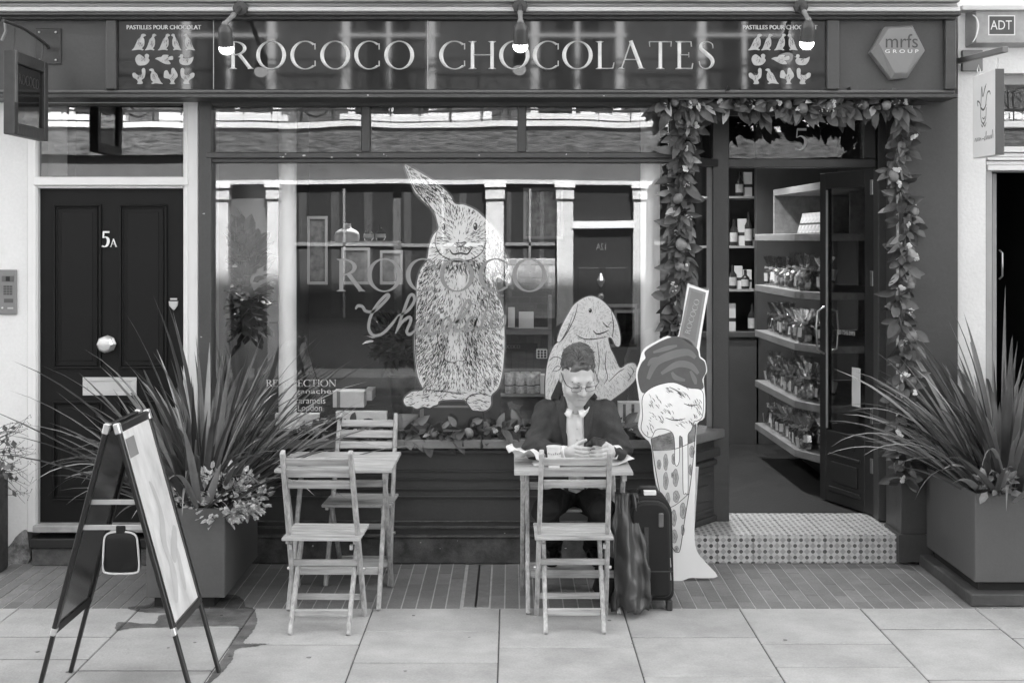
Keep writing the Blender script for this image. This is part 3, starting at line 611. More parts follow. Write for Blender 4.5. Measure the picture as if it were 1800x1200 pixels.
# ------------------------------------------------------------------ building across the street, seen in the glass
OY = -11.1; OD = 18.5
def OX(px): return (px - 900) * OD / F
def OZ(py): return CH - (py - HY) * OD / F
ob = thing('opposite_building', (0, OY, 0), 'white sunlit terrace with railings and door across the street, reflected in the glass', 'building')
op = lambda n, mb, m=WHITE: mb.build(n, m, ob)
def ob_box(a, y0, b, y1, out, th=.2): return MB().box(OX(a), OX(b), OY - th, OY + out, OZ(y1), OZ(y0))
OBR = mat('opposite_brick', .1, .85, .2, .4, 9, .5, 40)
OGR = mat('opposite_grey', .10, .7, .3, .2, 5, .2, 30)
op('upper_wall', MB().box(-20, 20, OY - .6, OY - .02, 3.3, 13), OBR); op('ground_wall', MB().box(-20, 20, OY - .6, OY - .05, 0, 3.3), OGR)
op('string_course', MB().box(-20, 20, OY - .1, OY + .1, OZ(232), OZ(217)), WHITE)
for a in range(-20, 20, 3): op('plinth_band', MB().box(a, a + 1.7, OY - .1, OY + .02, OZ(217), OZ(198)), WHITE)
CAN = mat('slate_canopy', .11, .45, .5, .95, 9, 1.0, 12, stretch=(.6, 1, 2.4))
op('canopy', MB().box(-20, 20, OY - .1, OY + .12, OZ(272), OZ(232.5)), CAN)
op('fascia', MB().box(-20, 20, OY - .1, OY + .03, OZ(322), OZ(272.5)), OGR)
op('moulding', MB().box(-20, 20, OY - .1, OY + .1, OZ(324), OZ(317)), mat('opp_trim', .58))
for a, b in ((372, 402), (470, 490), (855, 885), (978, 1006), (1113, 1134), (1430, 1458), (150, 178)):
    op('pilaster', ob_box(a, 322, b, 650, .1), mat('opp_trim', .58)); op('capital', ob_box(a - 4, 322, b + 4, 330, .16), WHITE); op('capital', ob_box(a - 2, 332, b + 2, 350, .13), mat('opp_trim', .58))
for a, b in ((520, 690), (705, 850), (888, 975), (1150, 1420), (180, 368)):
    wn = op('window', ob_box(a, 330, b, 560, .01), mat('opp_glass', .03, .1)); 
    MB().box(OX(a), OX(b), OY, OY + .05, OZ(432), OZ(426)).build('glazing_bar', mat('opp_bar', .2), wn)
    MB().box(OX((a + b) / 2 - 2), OX((a + b) / 2 + 2), OY, OY + .05, OZ(558), OZ(332)).build('glazing_bar', mat('opp_bar', .2), wn)
    for i in range(3): MB().box(OX(a + (b - a) * (i + .1) / 3), OX(a + (b - a) * (i + .35) / 3), OY - .02, OY + .013 + .004 * (i % 2), OZ(552), OZ(336)).build('curtain', mat('opp_drape', .05), wn)
brw = op('brick_panel', ob_box(888, 455, 975, 560, .06), mat('mortar_pale', .5))
for r_ in range(9):
    for c in range(4):
        a = 889 + c * 22 + (11 if r_ % 2 else 0); 
        if a + 20 < 976: MB().box(OX(a), OX(a + 20), OY, OY + .068, OZ(466 + r_ * 11), OZ(457 + r_ * 11)).build('brick', mat('opp_brick_pale', .33, rand=.2), brw)
od = op('door', ob_box(1008, 402, 1110, 650, .02), mat('opp_door', .02, .4)); op('door_bar', ob_box(1004, 388, 1114, 401, .12), WHITE); op('door_fanlight', ob_box(1008, 326, 1108, 387, .01), mat('opp_glass', .03, .1))
ptext(MB(), '12A', lambda a, b, h: (a, OY + .021 + h, b), OX(1066), OX(1048), OZ(440), OZ(428)).build('number', BRASS, od, recalc=False)
for a in (1014, 1063): MB().box(OX(a), OX(a + 40), OY, OY + .035, OZ(600), OZ(470)).build('panel', mat('opp_door', .02, .4), od, bevel=.02)
MB().ball((OX(1057), OY + .08, OZ(521)), .05).build('door_knob', BRASS, od, smooth=60); MB().lathe([(.01, 0), (.05, .06), (.06, .1), (.03, .16), (.01, .2)], (OX(1057), OY + .05, OZ(505)), 10).build('knocker', BRASS, od)
# first-floor windows and railings
for i, cx in enumerate((-6.2, -3.9, -1.7, .9, 3.2, 5.5)):
    wn = op('sash_window', MB().box(cx - .55, cx + .55, OY - .1, OY + .02, 3.62, 5.9), mat('opp_glass', .03, .1))
    for a, b in ((cx - .64, cx - .53), (cx + .53, cx + .64), (cx - .03, cx + .03)): MB().box(a, b, OY - .02, OY + .07, 3.56, 6.0).build('sash_frame', WHITE, wn)
    MB().box(cx - .68, cx + .68, OY - .02, OY + .075, 4.62, 4.66).build('meeting_rail', WHITE, wn); MB().box(cx - .75, cx + .75, OY - .02, OY + .14, 3.5, 3.58).build('sill', WHITE, wn)
    for s_ in (-1, 1): MB().box(cx + s_ * .3, cx + s_ * .46, OY - .02, OY + .03, 3.62, 5.9).build('curtain', mat('opp_curtain', .06), wn)
rl = MB()
for x in np.arange(-8, 8, .42): rl.tube([(x, OY + .13, 3.48), (x, OY + .13, 4.3)], .012, 5)
for zz in (3.62, 4.28): rl.box(-8, 8, OY + .12, OY + .14, zz, zz + .03)
for x in np.arange(-7.8, 8, .84):
    rl.tube([(x + .2 * math.cos(t) * (1 - t / 9), OY + .13, 3.98 + .28 * math.sin(t) * (1 - t / 9)) for t in np.linspace(0, 6, 14)], .009, 5)
    rl.tube([(x - .42 + .84 * t, OY + .13, 4.25 - .5 * math.sin(math.pi * t)) for t in np.linspace(0, 1, 9)], .009, 5)
rl.build('balcony_railing', DARKM, ob); op('balcony_slab', MB().box(-20, 20, OY + .101, OY + .16, 3.40, 3.475), WHITE)
# ------------------------------------------------------------------ folding bistro chairs and tables
def wood_mats():
    out = {}
    for k_, st_ in (('x', (1.2, 14, 14)), ('z', (14, 14, 1.2))):
        out[k_] = mat('bistro_wood_' + k_, .40, .55, .35, .48, 3.6, .12, 9, stretch=st_, rand=.10, fine=.06)
    return out
WM = wood_mats()
def make_chair():
    r = thing('folding_chair', (0, 0, 0), 'x', 'chair', 'folding bistro chairs')
    tops, ft = .156, .169
    for s_ in (-1, 1):
        a = Vector((s_ * ft, .19, 0)); b = Vector((s_ * tops, -.20, .86))
        MB().bar(a, b, .022, .036, (1, 0, 0)).build('back_post', WM['z'], r, bevel=.004)
        MB().bar((s_ * .1355, -.13, 0), (s_ * .1355, .20, .425), .020, .034, (1, 0, 0)).build('leg', WM['z'], r, bevel=.004)
        MB().lathe([(.009, 0), (.009, .012), (.004, .014)] if s_ > 0 else [(.004, -.014), (.009, -.012), (.009, 0)], (s_ * .174, .072, .26), 8, 'x').build('bolt', STEEL, r)
        MB().box(s_ * .158 - .009, s_ * .158 + .009, -.075, .22, .408, .424).build('seat_rail', WM['z'], r, bevel=.002)
        MB().box(s_ * .142 - .007, s_ * .142 + .007, -.085, -.06, .385, .407).build('bracket', STEEL, r)
    d = (Vector((0, -.20, .86)) - Vector((0, .19, 0))).normalized()
    for t0, h in ((.784, .040), (.729, .044), (.672, .042)):                       # back slats, heights of their centres
        zc = t0 + .025; yc = .19 - .39 * zc / .86; c = Vector((0, yc, zc)); wd = .147
        MB().bar(c - d * h / 2, c + d * h / 2, wd * 2, .013, (1, 0, 0)).build('back_slat', WM['x'], r, bevel=.003)
    for i in range(6):
        y0 = -.085 + i * .054
        MB().box(-.184, .184, y0, y0 + .047, .4245, .440).build('seat_slat', WM['x'], r, bevel=.003)
    for zc, y, hw in ((.085, None, .126),):
        MB().bar((-.126, -.13 + .33 * zc / .425, zc), (.126, -.13 + .33 * zc / .425, zc), .034, .015, (0, 0, 1)).build('stretcher', WM['x'], r, bevel=.003)
    for zc in (.105, .29):
        MB().bar((-.157, .19 - .39 * zc / .86, zc), (.157, .19 - .39 * zc / .86, zc), .03, .014, (0, 0, 1)).build('stretcher', WM['x'], r, bevel=.003)
    return r
def place_chair(o, x, y, rz, label):
    o.location = (x, y, 0); o.rotation_euler = (0, 0, rz); o['label'] = label
ch0 = make_chair()
CHS = [ch0] + [copy_tree(ch0) for _ in range(3)]
d_near = ground_Y(1116) + .13
place_chair(CHS[0], X(562, ground_Y(1116)), d_near, R(-1.5), 'empty folding wooden chair with its back to the street at left table')
place_chair(CHS[1], X(1010, ground_Y(1114)), ground_Y(1114) + .13, R(.5), 'empty folding wooden chair with its back to the street opposite the man')
place_chair(CHS[2], X(638, -.3), -.305, R(180 - 2), 'folding wooden chair against the shop wall behind the left table')
place_chair(CHS[3], X(1011, -.42), -.42, R(180), 'folding wooden chair the man in the jacket is sitting on')
def make_table():
    r = thing('folding_table', (0, 0, 0), 'x', 'table', 'folding bistro tables')
    W_, D_, H_ = .58, .545, .70
    for i in range(9):
        y0 = -D_ / 2 + i * D_ / 9
        MB().box(-W_ / 2, W_ / 2, y0 + .0015, y0 + D_ / 9 - .0015, H_ - .018, H_).build('top_slat', WM['x'], r, bevel=.003)
    for s_ in (-1, 1):
        MB().box(s_ * .25 - .011, s_ * .25 + .011, -D_ / 2 + .03, D_ / 2 - .03, H_ - .05, H_ - .0185).build('top_bearer', WM['x'], r, bevel=.002)
        MB().bar((s_ * .222, -.25, 0), (s_ * .222, .19, H_ - .03), .022, .036, (1, 0, 0)).build('leg', WM['z'], r, bevel=.004)
        MB().bar((s_ * .247, .20, 0), (s_ * .247, -.19, H_ - .052), .022, .036, (1, 0, 0)).build('leg', WM['z'], r, bevel=.004)
    for y, zc, hw in ((-.25 + .44 * .17 / .67, .17, .211), (.20 - .39 * .155 / .648, .148, .236), (-.25 + .44 * .56 / .67, .56, .211)):
        MB().bar((-hw, y, zc), (hw, y, zc), .038, .016, (0, 0, 1)).build('stretcher', WM['x'], r, bevel=.003)
    return r
T1 = make_table(); T2 = copy_tree(T1)
def place_table(o, px, y0, y1, label):
    o.location = (X(px, y0), (y0 + y1) / 2, 0); o['label'] = label
place_table(T1, 585, 6.43 - CD, 6.98 - CD, 'empty slatted wooden folding table on the left beside the planter')
place_table(T2, 1008.5, 6.37 - CD, 6.91 - CD, 'slatted wooden folding table with cup and papers, man seated behind')
TAB2 = T2.location
# things on the right table
tz = .7015
def tabpt(px, py): # pixel -> point on table top
    d = (CH - tz) * F / (py - HY); return Vector(((px - 900) * d / F, d - CD, tz))
cup = thing('paper_cup', tabpt(974, 822), 'small patterned paper cup on the table in front of the man', 'cup')
cc = tabpt(974, 822)
MB().lathe([(.027, .0), (.0275, .002), (.037, .102), (.039, .103), (.039, .108), (.036, .108), (.0345, .102), (.026, .006), (.004, .006)], cc, 28).build('cup_body', mat('cup_paper', .72, .6), cup, smooth=40)
pr = MB()
for r_ in range(3):
    for i in range(22):
        a = 2 * math.pi * i / 22 + r_ * .1; zz = .022 + r_ * .024; rr = .0279 + .0095 * zz / .1 + .0006
        pr.box(-.0016, .0016, -.0003, .0003, 0, rnd(.004, .012))
        M_ = Matrix.Rotation(a, 4, 'Z'); 
        for q in range(-8, 0): v = Vector(pr.v[q]) + Vector((0, -rr, zz)); pr.v[q] = tuple(M_ @ v + cc)
pr.build('printed_marks', mat('ink_grey', .12, .6), cup, recalc=False, kind='stuff')
def crumple(w_, h_, n, amp, seed):
    rs = np.random.RandomState(seed); g = rs.randn(n + 3, n + 3)
    g = (g[:-1, :-1] + g[1:, :-1] + g[:-1, 1:] + g[1:, 1:]) / 4; m = MB(); N_ = g.shape[0]
    vs = [(-w_ / 2 + w_ * i / (N_ - 1) + rs.randn() * w_ * .015, -h_ / 2 + h_ * j / (N_ - 1) + rs.randn() * h_ * .015, amp * (g[i, j] - g.min())) for i in range(N_) for j in range(N_)]
    return m.add(vs, [(i * N_ + j, (i + 1) * N_ + j, (i + 1) * N_ + j + 1, i * N_ + j + 1) for i in range(N_ - 1) for j in range(N_ - 1)])
def crumpled(name, loc, rz, w_, h_, n, amp, seed, label, cat, tilt=(0, 0), m=None):
    mb = crumple(w_, h_, n, amp, seed); M_ = Matrix.Translation(loc) @ Euler((tilt[0], tilt[1], rz)).to_matrix().to_4x4()
    mb.v = [tuple(M_ @ Vector(v)) for v in mb.v]; zmin = min(v[2] for v in mb.v); mb.v = [(v[0], v[1], v[2] - zmin + tz + .0005) for v in mb.v]
    o = mb.build(name, m or PAPER, None, smooth=50, recalc=False); md = o.modifiers.new('thick', 'SOLIDIFY'); md.thickness = .0008
    return tag(o, label, cat)
crumpled('paper_bag', tabpt(924, 815), R(-14), .20, .14, 7, .030, 3, 'crumpled white paper bag at the left end of the table', 'bag', (0, R(12)))
crumpled('paper_sheet', tabpt(1080, 812), R(20), .15, .16, 4, .008, 5, 'white paper sheet curling at the right end of the table', 'paper', (R(5), R(-9)))
crumpled('newspaper', tabpt(1000, 815), R(3), .36, .15, 5, .002, 9, 'flat white papers lying under the man\'s hands', 'paper')
pen = MB().tube([tabpt(1025, 819) + Vector((0, 0, .008)), tabpt(1060, 817) + Vector((0, 0, .008)), tabpt(1072, 816.5) + Vector((0, 0, .008))], [.002, .0045, .0045], 8); tag(pen.build('pen', BLACK, None, smooth=50), 'dark pen lying on the papers on the table', 'pen')
# ------------------------------------------------------------------ A-board at the left
ab = thing('sandwich_board', (-1.56, -2.1, 0), 'black framed folding sandwich board with pale poster on the pavement', 'sign board')
YN, YF = 5.12 - CD, 5.54 - CD
BLK = mat('aboard_black', .012, .35, .5, .1, 8)
ALU = mat('aboard_corner', .62, .35, .5, .1, 12, metal=.7)
PST = mat('faded_poster', .6, .45, .4, .35, 3.2, 0, stretch=(1, 2.2, 1.0))
for s_, xt, xb in ((1, -1.545, -1.322), (-1, -1.583, -1.792)):
    zt_, zb_ = 1.10, .296; dx = (xb - xt) / (zb_ - zt_)
    q = lambda y, z_, o_=0: Vector((xt + (z_ - zt_) * dx, y, z_)) + Vector((s_ * o_, 0, 0))
    for y in (YN, YF):
        MB().bar(q(y, zt_), q(y, zb_ + .0), .018, .034, (1, 0, 0)).build('frame_side', BLK, ab, bevel=.003)
        MB().bar(q(y, zb_), q(y, 0), .016, .024, (1, 0, 0)).build('leg', BLK, ab, bevel=.003)
    for z_ in (zt_ - .01, zb_ + .01): MB().bar(q(YN, z_), q(YF, z_), .018, .034, (1, 0, 0)).build('frame_rail', BLK, ab, bevel=.003)
    for y in (YN - .001, YF + .001):
        MB().bar(q(y, zt_ + .012), q(y, zt_ - .03), .024, .036, (1, 0, 0)).build('corner_cap', ALU, ab, bevel=.004)
    for y in (YN - .001,): MB().bar(q(y, zb_ + .02), q(y, zb_ - .012), .021, .034, (1, 0, 0)).build('corner_cap', ALU, ab, bevel=.004)
    MB().add([q(YN + .016, zb_ + .026), q(YF - .016, zb_ + .026), q(YF - .016, zt_ - .026), q(YN + .016, zt_ - .026)], [(0, 1, 2, 3)]).build('back_panel', mat('aboard_back', .09, .12, .5, .5, 4), ab)
    if s_ > 0:
        po = MB().add([q(YN + .017, zb_ + .027, .003), q(YF - .017, zb_ + .027, .003), q(YF - .017, zt_ - .027, .003), q(YN + .017, zt_ - .027, .003)], [(0, 1, 2, 3)]).build('poster', PST, ab)
        pm = MB()
        def pq(u, v, h=.0045): return q(YN + .017 + u * (YF - YN - .034), zb_ + .027 + v * (zt_ - zb_ - .054), h)
        for poly in ([(.06, .86), (.36, .86), (.36, .96), (.06, .96)],): pm.add([pq(*p) for p in poly], [tuple(range(len(poly)))])
        pm.build('printed_logo', mat('poster_grey', .22, .5), po)
        pm = MB()
        for pts in ([(.2, .1), (.35, .25), (.3, .4), (.5, .55), (.42, .7), (.55, .66), (.6, .5), (.45, .35), (.5, .2), (.32, .08)], [(.5, .3), (.8, .42), (.9, .38), (.6, .25)], [(.6, .12), (.7, .3), (.78, .28), (.7, .1)]):
            cu = catmull(pts, 4, True); pm.add([pq(*p, .004) for p in cu], [tuple(range(len(cu)))])
        pm.build('printed_figure', mat('poster_pale_grey', .47, .5), po)
for z_, y in ((.80, YN + .02), (.705, YN + .0)):
    xa = -1.583 + (1.10 - z_) * -.26; xb2 = -1.545 + (1.10 - z_) * .277
    MB().bar((xa, y, z_), (xb2, y, z_), .02, .004, (0, 0, 1)).build('strut', ALU, ab, bevel=.001)
pc = Vector((-1.575, YN + .02, .595)) + Vector((.045, 0, 0))
pou = thing('pouch', pc, 'small black padded pouch with pale piping hanging inside the sandwich board', 'pouch')
pl = catmull([(a * .95, b * .78) for a, b in [(-.07, .05), (-.062, .1), (-.03, .118), (.03, .118), (.062, .1), (.07, .05), (.075, -.06), (.06, -.085), (0, -.09), (-.06, -.085), (-.072, -.06)]], 4, True)
pb = MB(); n_ = len(pl)
for h, sc in ((-.028, .86), (-.022, .97), (0, 1), (.02, .97), (.025, .86)):
    for a, b in pl: pb.v.append((pc.x + a * sc, pc.y + h + .006 * math.sin(b * 50), pc.z + b * sc))
for j in range(4): pb.f += [(j * n_ + i, j * n_ + (i + 1) % n_, (j + 1) * n_ + (i + 1) % n_, (j + 1) * n_ + i) for i in range(n_)]
pb.f += [tuple(range(n_)), tuple(range(4 * n_, 5 * n_))]
pb.build('pouch_body', mat('nylon', .010, .6, .3, .2, 30, .3, 30), pou, smooth=60)
MB().tube([(pc.x + a * 1.0, pc.y - .024, pc.z + b) for a, b in pl[-14:] + pl[:32]], .0045, 6).build('piping', mat('piping', .55, .6), pou, smooth=60)
MB().box(pc.x - .018, pc.x + .018, pc.y - .03, pc.y + .0, .68, .712).build('loop', mat('nylon', .014), pou, bevel=.003)
# ------------------------------------------------------------------ planters
PLM = mat('planter_grey', .10, .5, .4, .12, 3, .08, 60, fine=.04)
def planter(name, x0, x1, y0, y1, z0, z1, label, plinth=None):
    r = thing(name, ((x0 + x1) / 2, (y0 + y1) / 2, 0), label, 'planter', 'planters')
    t_ = .012
    MB().box(x0, x1, y0, y0 + t_, z0, z1).build('side_panel', PLM, r, bevel=.003); MB().box(x0, x1, y1 - t_, y1, z0, z1).build('side_panel', PLM, r, bevel=.003)
    MB().box(x0, x0 + t_, y0 + t_, y1 - t_, z0, z1 - .001).build('side_panel', PLM, r, bevel=.003); MB().box(x1 - t_, x1, y0 + t_, y1 - t_, z0, z1 - .001).build('side_panel', PLM, r, bevel=.003)
    MB().box(x0 + t_, x1 - t_, y0 + t_, y1 - t_, z0 + .01, z1 - .05).build('soil', mat('soil', .03, .95, .1, .5, 40, 1, 90), r)
    MB().box(x0 + .03, x1 - .06, y0 + .04, y1 - .04, .0 if plinth is None else .06, z0).build('foot', mat('planter_foot', .02, .8), r)
    if plinth: MB().box(*plinth).build('plinth', mat('plinth', .075, .7, .3, .3, 8, .3, 40), r, bevel=.006)
    return r
planter('planter', -1.814, -1.425, 6.49 - CD, 7.33 - CD, .055, .498, 'grey trough planter with spiky blades and variegated shrub, left of tables')
planter('planter', 2.325, 2.76, 6.57 - CD, 7.34 - CD, .11, .556, 'grey trough planter on a low plinth at the right edge', (2.29, 2.9, 6.525 - CD, 7.37 - CD, 0, .062))
# ------------------------------------------------------------------ suitcase with a garment bag draped over it
sc = thing('suitcase', P(1140, 1075, 6.5 - CD) , 'black upright fabric suitcase standing beside the table', 'suitcase')
SCM = mat('suitcase_fabric', .014, .75, .3, .25, 60, .15, 400)
SCT = mat('suitcase_trim', .05, .6, .3, .2, 30, .3, 120)
sy0, sy1 = 6.45 - CD, 6.68 - CD
xa, xb3 = X(1106, sy0), X(1185, sy0)
cx_, hw_ = (xa + xb3) / 2, (xb3 - xa) / 2
def case_shell(hw, z0, z1, r_, y0, y1, lean=.02):
    pts = []
    for a0, (sx_, sz_) in ((0, (1, 1)), (90, (-1, 1)), (180, (-1, -1)), (270, (1, -1))):
        rr = r_ if sz_ > 0 else r_ * .5
        for i in range(7):
            a = R(a0 + i * 15); pts.append((sx_ * (hw - rr) + rr * math.cos(a), (z1 - rr if sz_ > 0 else z0 + rr) + rr * math.sin(a)))
    return MB().prism(pts, lambda a, b, h: (cx_ + a - lean * (b - .1) * 1.2, h, b), y0, y1)
# the case stands turned: its broad face points to the street and right
sco = case_shell(hw_, .05, .565, .085, sy0, sy1).build('case_body', SCM, sc, smooth=40, bevel=.012, seg=2)
case_shell(hw_ - .018, .075, .54, .07, sy0 - .03, sy0 - .001).build('front_pocket', SCM, sc, smooth=40, bevel=.012, seg=2)
case_shell(hw_ - .012, .069, .546, .074, sy0 - .006, sy0 - .0).build('zip_piping', SCT, sc, smooth=40, bevel=.002)
MB().box(cx_ + .03, cx_ + .055, sy0 - .038, sy0 - .03, .42, .49).build('lock', mat('lock_grey', .12, .4), sc, bevel=.004)
lk = MB()
MB().box(cx_ - .04, cx_ - .018, sy0 - .036, sy0 - .03, .2, .42).build('front_zip', SCT, sc, bevel=.002); MB().box(cx_ - .09, cx_ + .1, sy0 - .034, sy0 - .0302, .2, .206).build('front_zip', SCT, sc)
for z_ in (.155, .22): MB().bar((cx_ + hw_ - .02, sy0 - .012, z_), (cx_ + hw_ - .024, sy0 - .012, z_ + .045), .01, .004, (1, 0, 0)).build('zip_pull', STEEL, sc, bevel=.001)
MB().tube([(cx_ - .06, sy0 + .1, .565), (cx_ - .05, sy0 + .09, .59), (cx_ + .03, sy0 + .09, .59), (cx_ + .04, sy0 + .1, .562)], .012, 8).build('carry_handle', SCT, sc, smooth=60)
MB().box(cx_ - .035, cx_ + .025, sy0 + .02, sy0 + .06, .567, .586).build('label_tag', PAPER, sc)
for s_ in (-1, 1): MB().box(cx_ + s_ * hw_ * .8 - .015, cx_ + s_ * hw_ * .8 + .015, sy0 + .0, sy0 + .05, 0, .052).build('foot', SCT, sc, bevel=.005)
# garment bag: a folded sheet with vertical folds
gb = MB(); nx, nz = 26, 30; gy = 6.36 - CD
for i in range(nx + 1):
    u = i / nx
    for j in range(nz + 1):
        v = j / nz; z_ = .025 + v * .555
        xl = X(1082, gy) - .005 * math.sin(v * 5); xr = X(1141 - 24 * v ** 2.2, gy) + .01 * math.sin(v * 7)
        xx = xl + (xr - xl) * u
        yy = gy - .05 * math.sin(math.pi * u) * (1 - .45 * v) + .024 * math.sin(u * 9 + v * 2.2 + .6 * math.sin(v * 6)) + .010 * math.sin(u * 21 - v * 9) * (.3 + abs(v - .5)) + .006 * math.sin(v * 26 + u * 7) + .11 * v * v
        if u > .55: z_ -= .03 * (u - .55) * (1 - v)
        if v < .12: z_ += .02 * abs(math.sin(u * 9))
        gb.v.append((xx, yy, z_))
gb.f = [(i * (nz + 1) + j, (i + 1) * (nz + 1) + j, (i + 1) * (nz + 1) + j + 1, i * (nz + 1) + j + 1) for i in range(nx) for j in range(nz)]
go = gb.build('garment_bag', mat('garment_nylon', .055, .33, .5, .2, 12, .25, 26, stretch=(1, 1, .4)), None, smooth=70, recalc=False)
m_ = go.modifiers.new('thick', 'SOLIDIFY'); m_.thickness = .03; m_.offset = -1
tag(go, 'grey nylon garment bag slumped against the black suitcase', 'garment bag')
bk = MB().ball((X(1072, -.75), -.78, .11), (.085, .12, .115), 14, 10); q_ = [(v[0] + .012 * math.sin(v[2] * 60), v[1], max(.002, v[2] + .01 * math.sin(v[0] * 70))) for v in bk.v]; bk.v = q_
tag(bk.build('shoulder_bag', mat('nylon', .014), None, smooth=60), 'soft black bag on the ground under the table behind garment bag', 'bag')
# ------------------------------------------------------------------ plants
BLADE = mat('flax_blade', .08, .38, .5, .45, 7, .15, 20, rand=.6, stretch=(1, 1, .6))
BLADE2 = mat('flax_blade_pale', .26, .45, .45, .3, 5, .1, 20, rand=.3)
def blade(parent, base, az, tilt, length, width, bend, m, twist=0, n=9):
    """strap leaf: starts at base, leaves at 'tilt' from vertical towards az and bends over by 'bend'"""
    L, Mi, Q = [], [], []; p = Vector(base); ds = length / n
    for i in range(n + 1):
        t = i / n; th = tilt + bend * t ** 1.8
        out = Vector((math.cos(az), math.sin(az), 0)); d = out * math.sin(th) + Vector((0, 0, 1)) * math.cos(th)
        sd_ = Vector((-math.sin(az), math.cos(az), 0)); nn = d.cross(sd_); tw = twist * t
        sd2 = sd_ * math.cos(tw) + nn * math.sin(tw); nn2 = d.cross(sd2)
        w_ = width * (.55 + .45 * min(1, t * 4)) * (1 - max(0, (t - .45) / .55) ** 1.6) + .0004
        L.append(p - sd2 * w_ / 2 + nn2 * w_ * .22); Mi.append(p.copy()); Q.append(p + sd2 * w_ / 2 + nn2 * w_ * .22)
        p = p + d * ds
    k = n + 1; mb = MB().add(L + Mi + Q, [(i, i + 1, k + i + 1, k + i) for i in range(n)] + [(k + i, k + i + 1, 2 * k + i + 1, 2 * k + i) for i in range(n)])
    return mb.build('leaf', m, parent, smooth=50, recalc=False)
def flax(loc, label, n, spread_x, spread_y, lmin, lmax, seed, wide=.034, droop=46, avoid=None):
    random.seed(seed)
    r = thing('flax_plant', loc, label, 'plant', 'flax plants in the planters')
    for i in range(n):
        a = rnd(0, 2 * math.pi); rr = rnd(0, 1) ** .6
        b = Vector(loc) + Vector((math.cos(a) * spread_x * rr, math.sin(a) * spread_y * rr, -.05))
        az = a + rnd(-.6, .6); tilt = R(4 + 50 * rr ** 1.3 + rnd(-5, 12)); ln = rnd(lmin, lmax) * (1 - .08 * rr) * rnd(.8, 1.08)
        blade(r, b, az, tilt, ln, rnd(.6, 1.15) * wide, R(rnd(6, 52)), BLADE if random.random() < .68 else BLADE2, rnd(-.8, .8))
    for i in range(droop):
        a = rnd(0, 2 * math.pi); b = Vector(loc) + Vector((math.cos(a) * spread_x * .8, math.sin(a) * spread_y * .8, -.04))
        blade(r, b, a + rnd(-.4, .4), R(rnd(30, 62)), rnd(.4, .9), rnd(.013, .024), R(rnd(60, 105)), BLADE2 if random.random() < .55 else BLADE, rnd(-1, 1), 12)
    return r
flax((-1.62, -.50, .47), 'spiky flax plant with long dark blades in the left planter', 252, .17, .32, .55, 1.2, 11)
flax((2.60, -.50, .53), 'spiky flax plant with long dark blades in the right planter', 235, .20, .30, .5, 1.12, 23, wide=.038)
# one pointed leaf used for garlands
def leaf_mesh(name, m, l=.06, w_=.026, fold=.25, curl=.2):
    n = 5; L, Mi, Q = [], [], []
    for i in range(n + 1):
        t = i / n; ww = w_ * (math.sin(math.pi * min(1, t * .92 + .06)) ** .8) / 2 if 0 < i < n else .0006
        z = -curl * l * t * t
        L.append((t * l, -ww, z + fold * ww)); Mi.append((t * l, 0, z)); Q.append((t * l, ww, z + fold * ww))
    k = n + 1
    return MB().add(L + Mi + Q, [(i, i + 1, k + i + 1, k + i) for i in range(n)] + [(k + i, k + i + 1, 2 * k + i + 1, 2 * k + i) for i in range(n)]).mesh(name, m, smooth=50, recalc=False)
LEAFD = mat('garland_leaf', .085, .38, .45, .3, 30, .1, 40, rand=.45)
LEAFP = mat('garland_leaf_pale', .30, .45, .4, .2, 30, rand=.35)
lm = [leaf_mesh('leaf', LEAFD, .068, .036, .3, .15), leaf_mesh('leaf', LEAFD, .078, .034, .5, .4), leaf_mesh('leaf', LEAFD, .058, .034, .2, -.1), leaf_mesh('leaf', LEAFP, .07, .026, .4, .3)]
FRUITM = mat('fruit_skin', .19, .5, .4, .16, 40, .25, 220, rand=.15)
fruit_me = MB().lathe([(.001, -.031), (.008, -.029), (.02, -.022), (.027, -.008), (.0275, .004), (.022, .019), (.012, .028), (.005, .032), (.001, .033)], (0, 0, 0), 14).mesh('fruit', FRUITM, smooth=60)
fl = MB()
for k_ in range(5):
    for i in range(5):
        a = 2 * math.pi * i / 5; c = Vector((rnd(-.014, .014), rnd(-.014, .014), rnd(-.01, .01))) if i == 0 else c
        fl.ball(c + Vector((.006 * math.cos(a), .006 * math.sin(a), 0)), (.0055, .0055, .003), 6, 4)
flower_me = fl.mesh('blossom', mat('blossom', .7, .6), smooth=60)
bs = MB()
for k_ in range(12):
    c = Vector((rnd(-.018, .018), rnd(-.018, .018), rnd(-.018, .018))); bs.ball(c, .004, 6, 4)
buds_me = bs.mesh('buds', mat('bud', .5, .5), smooth=60)
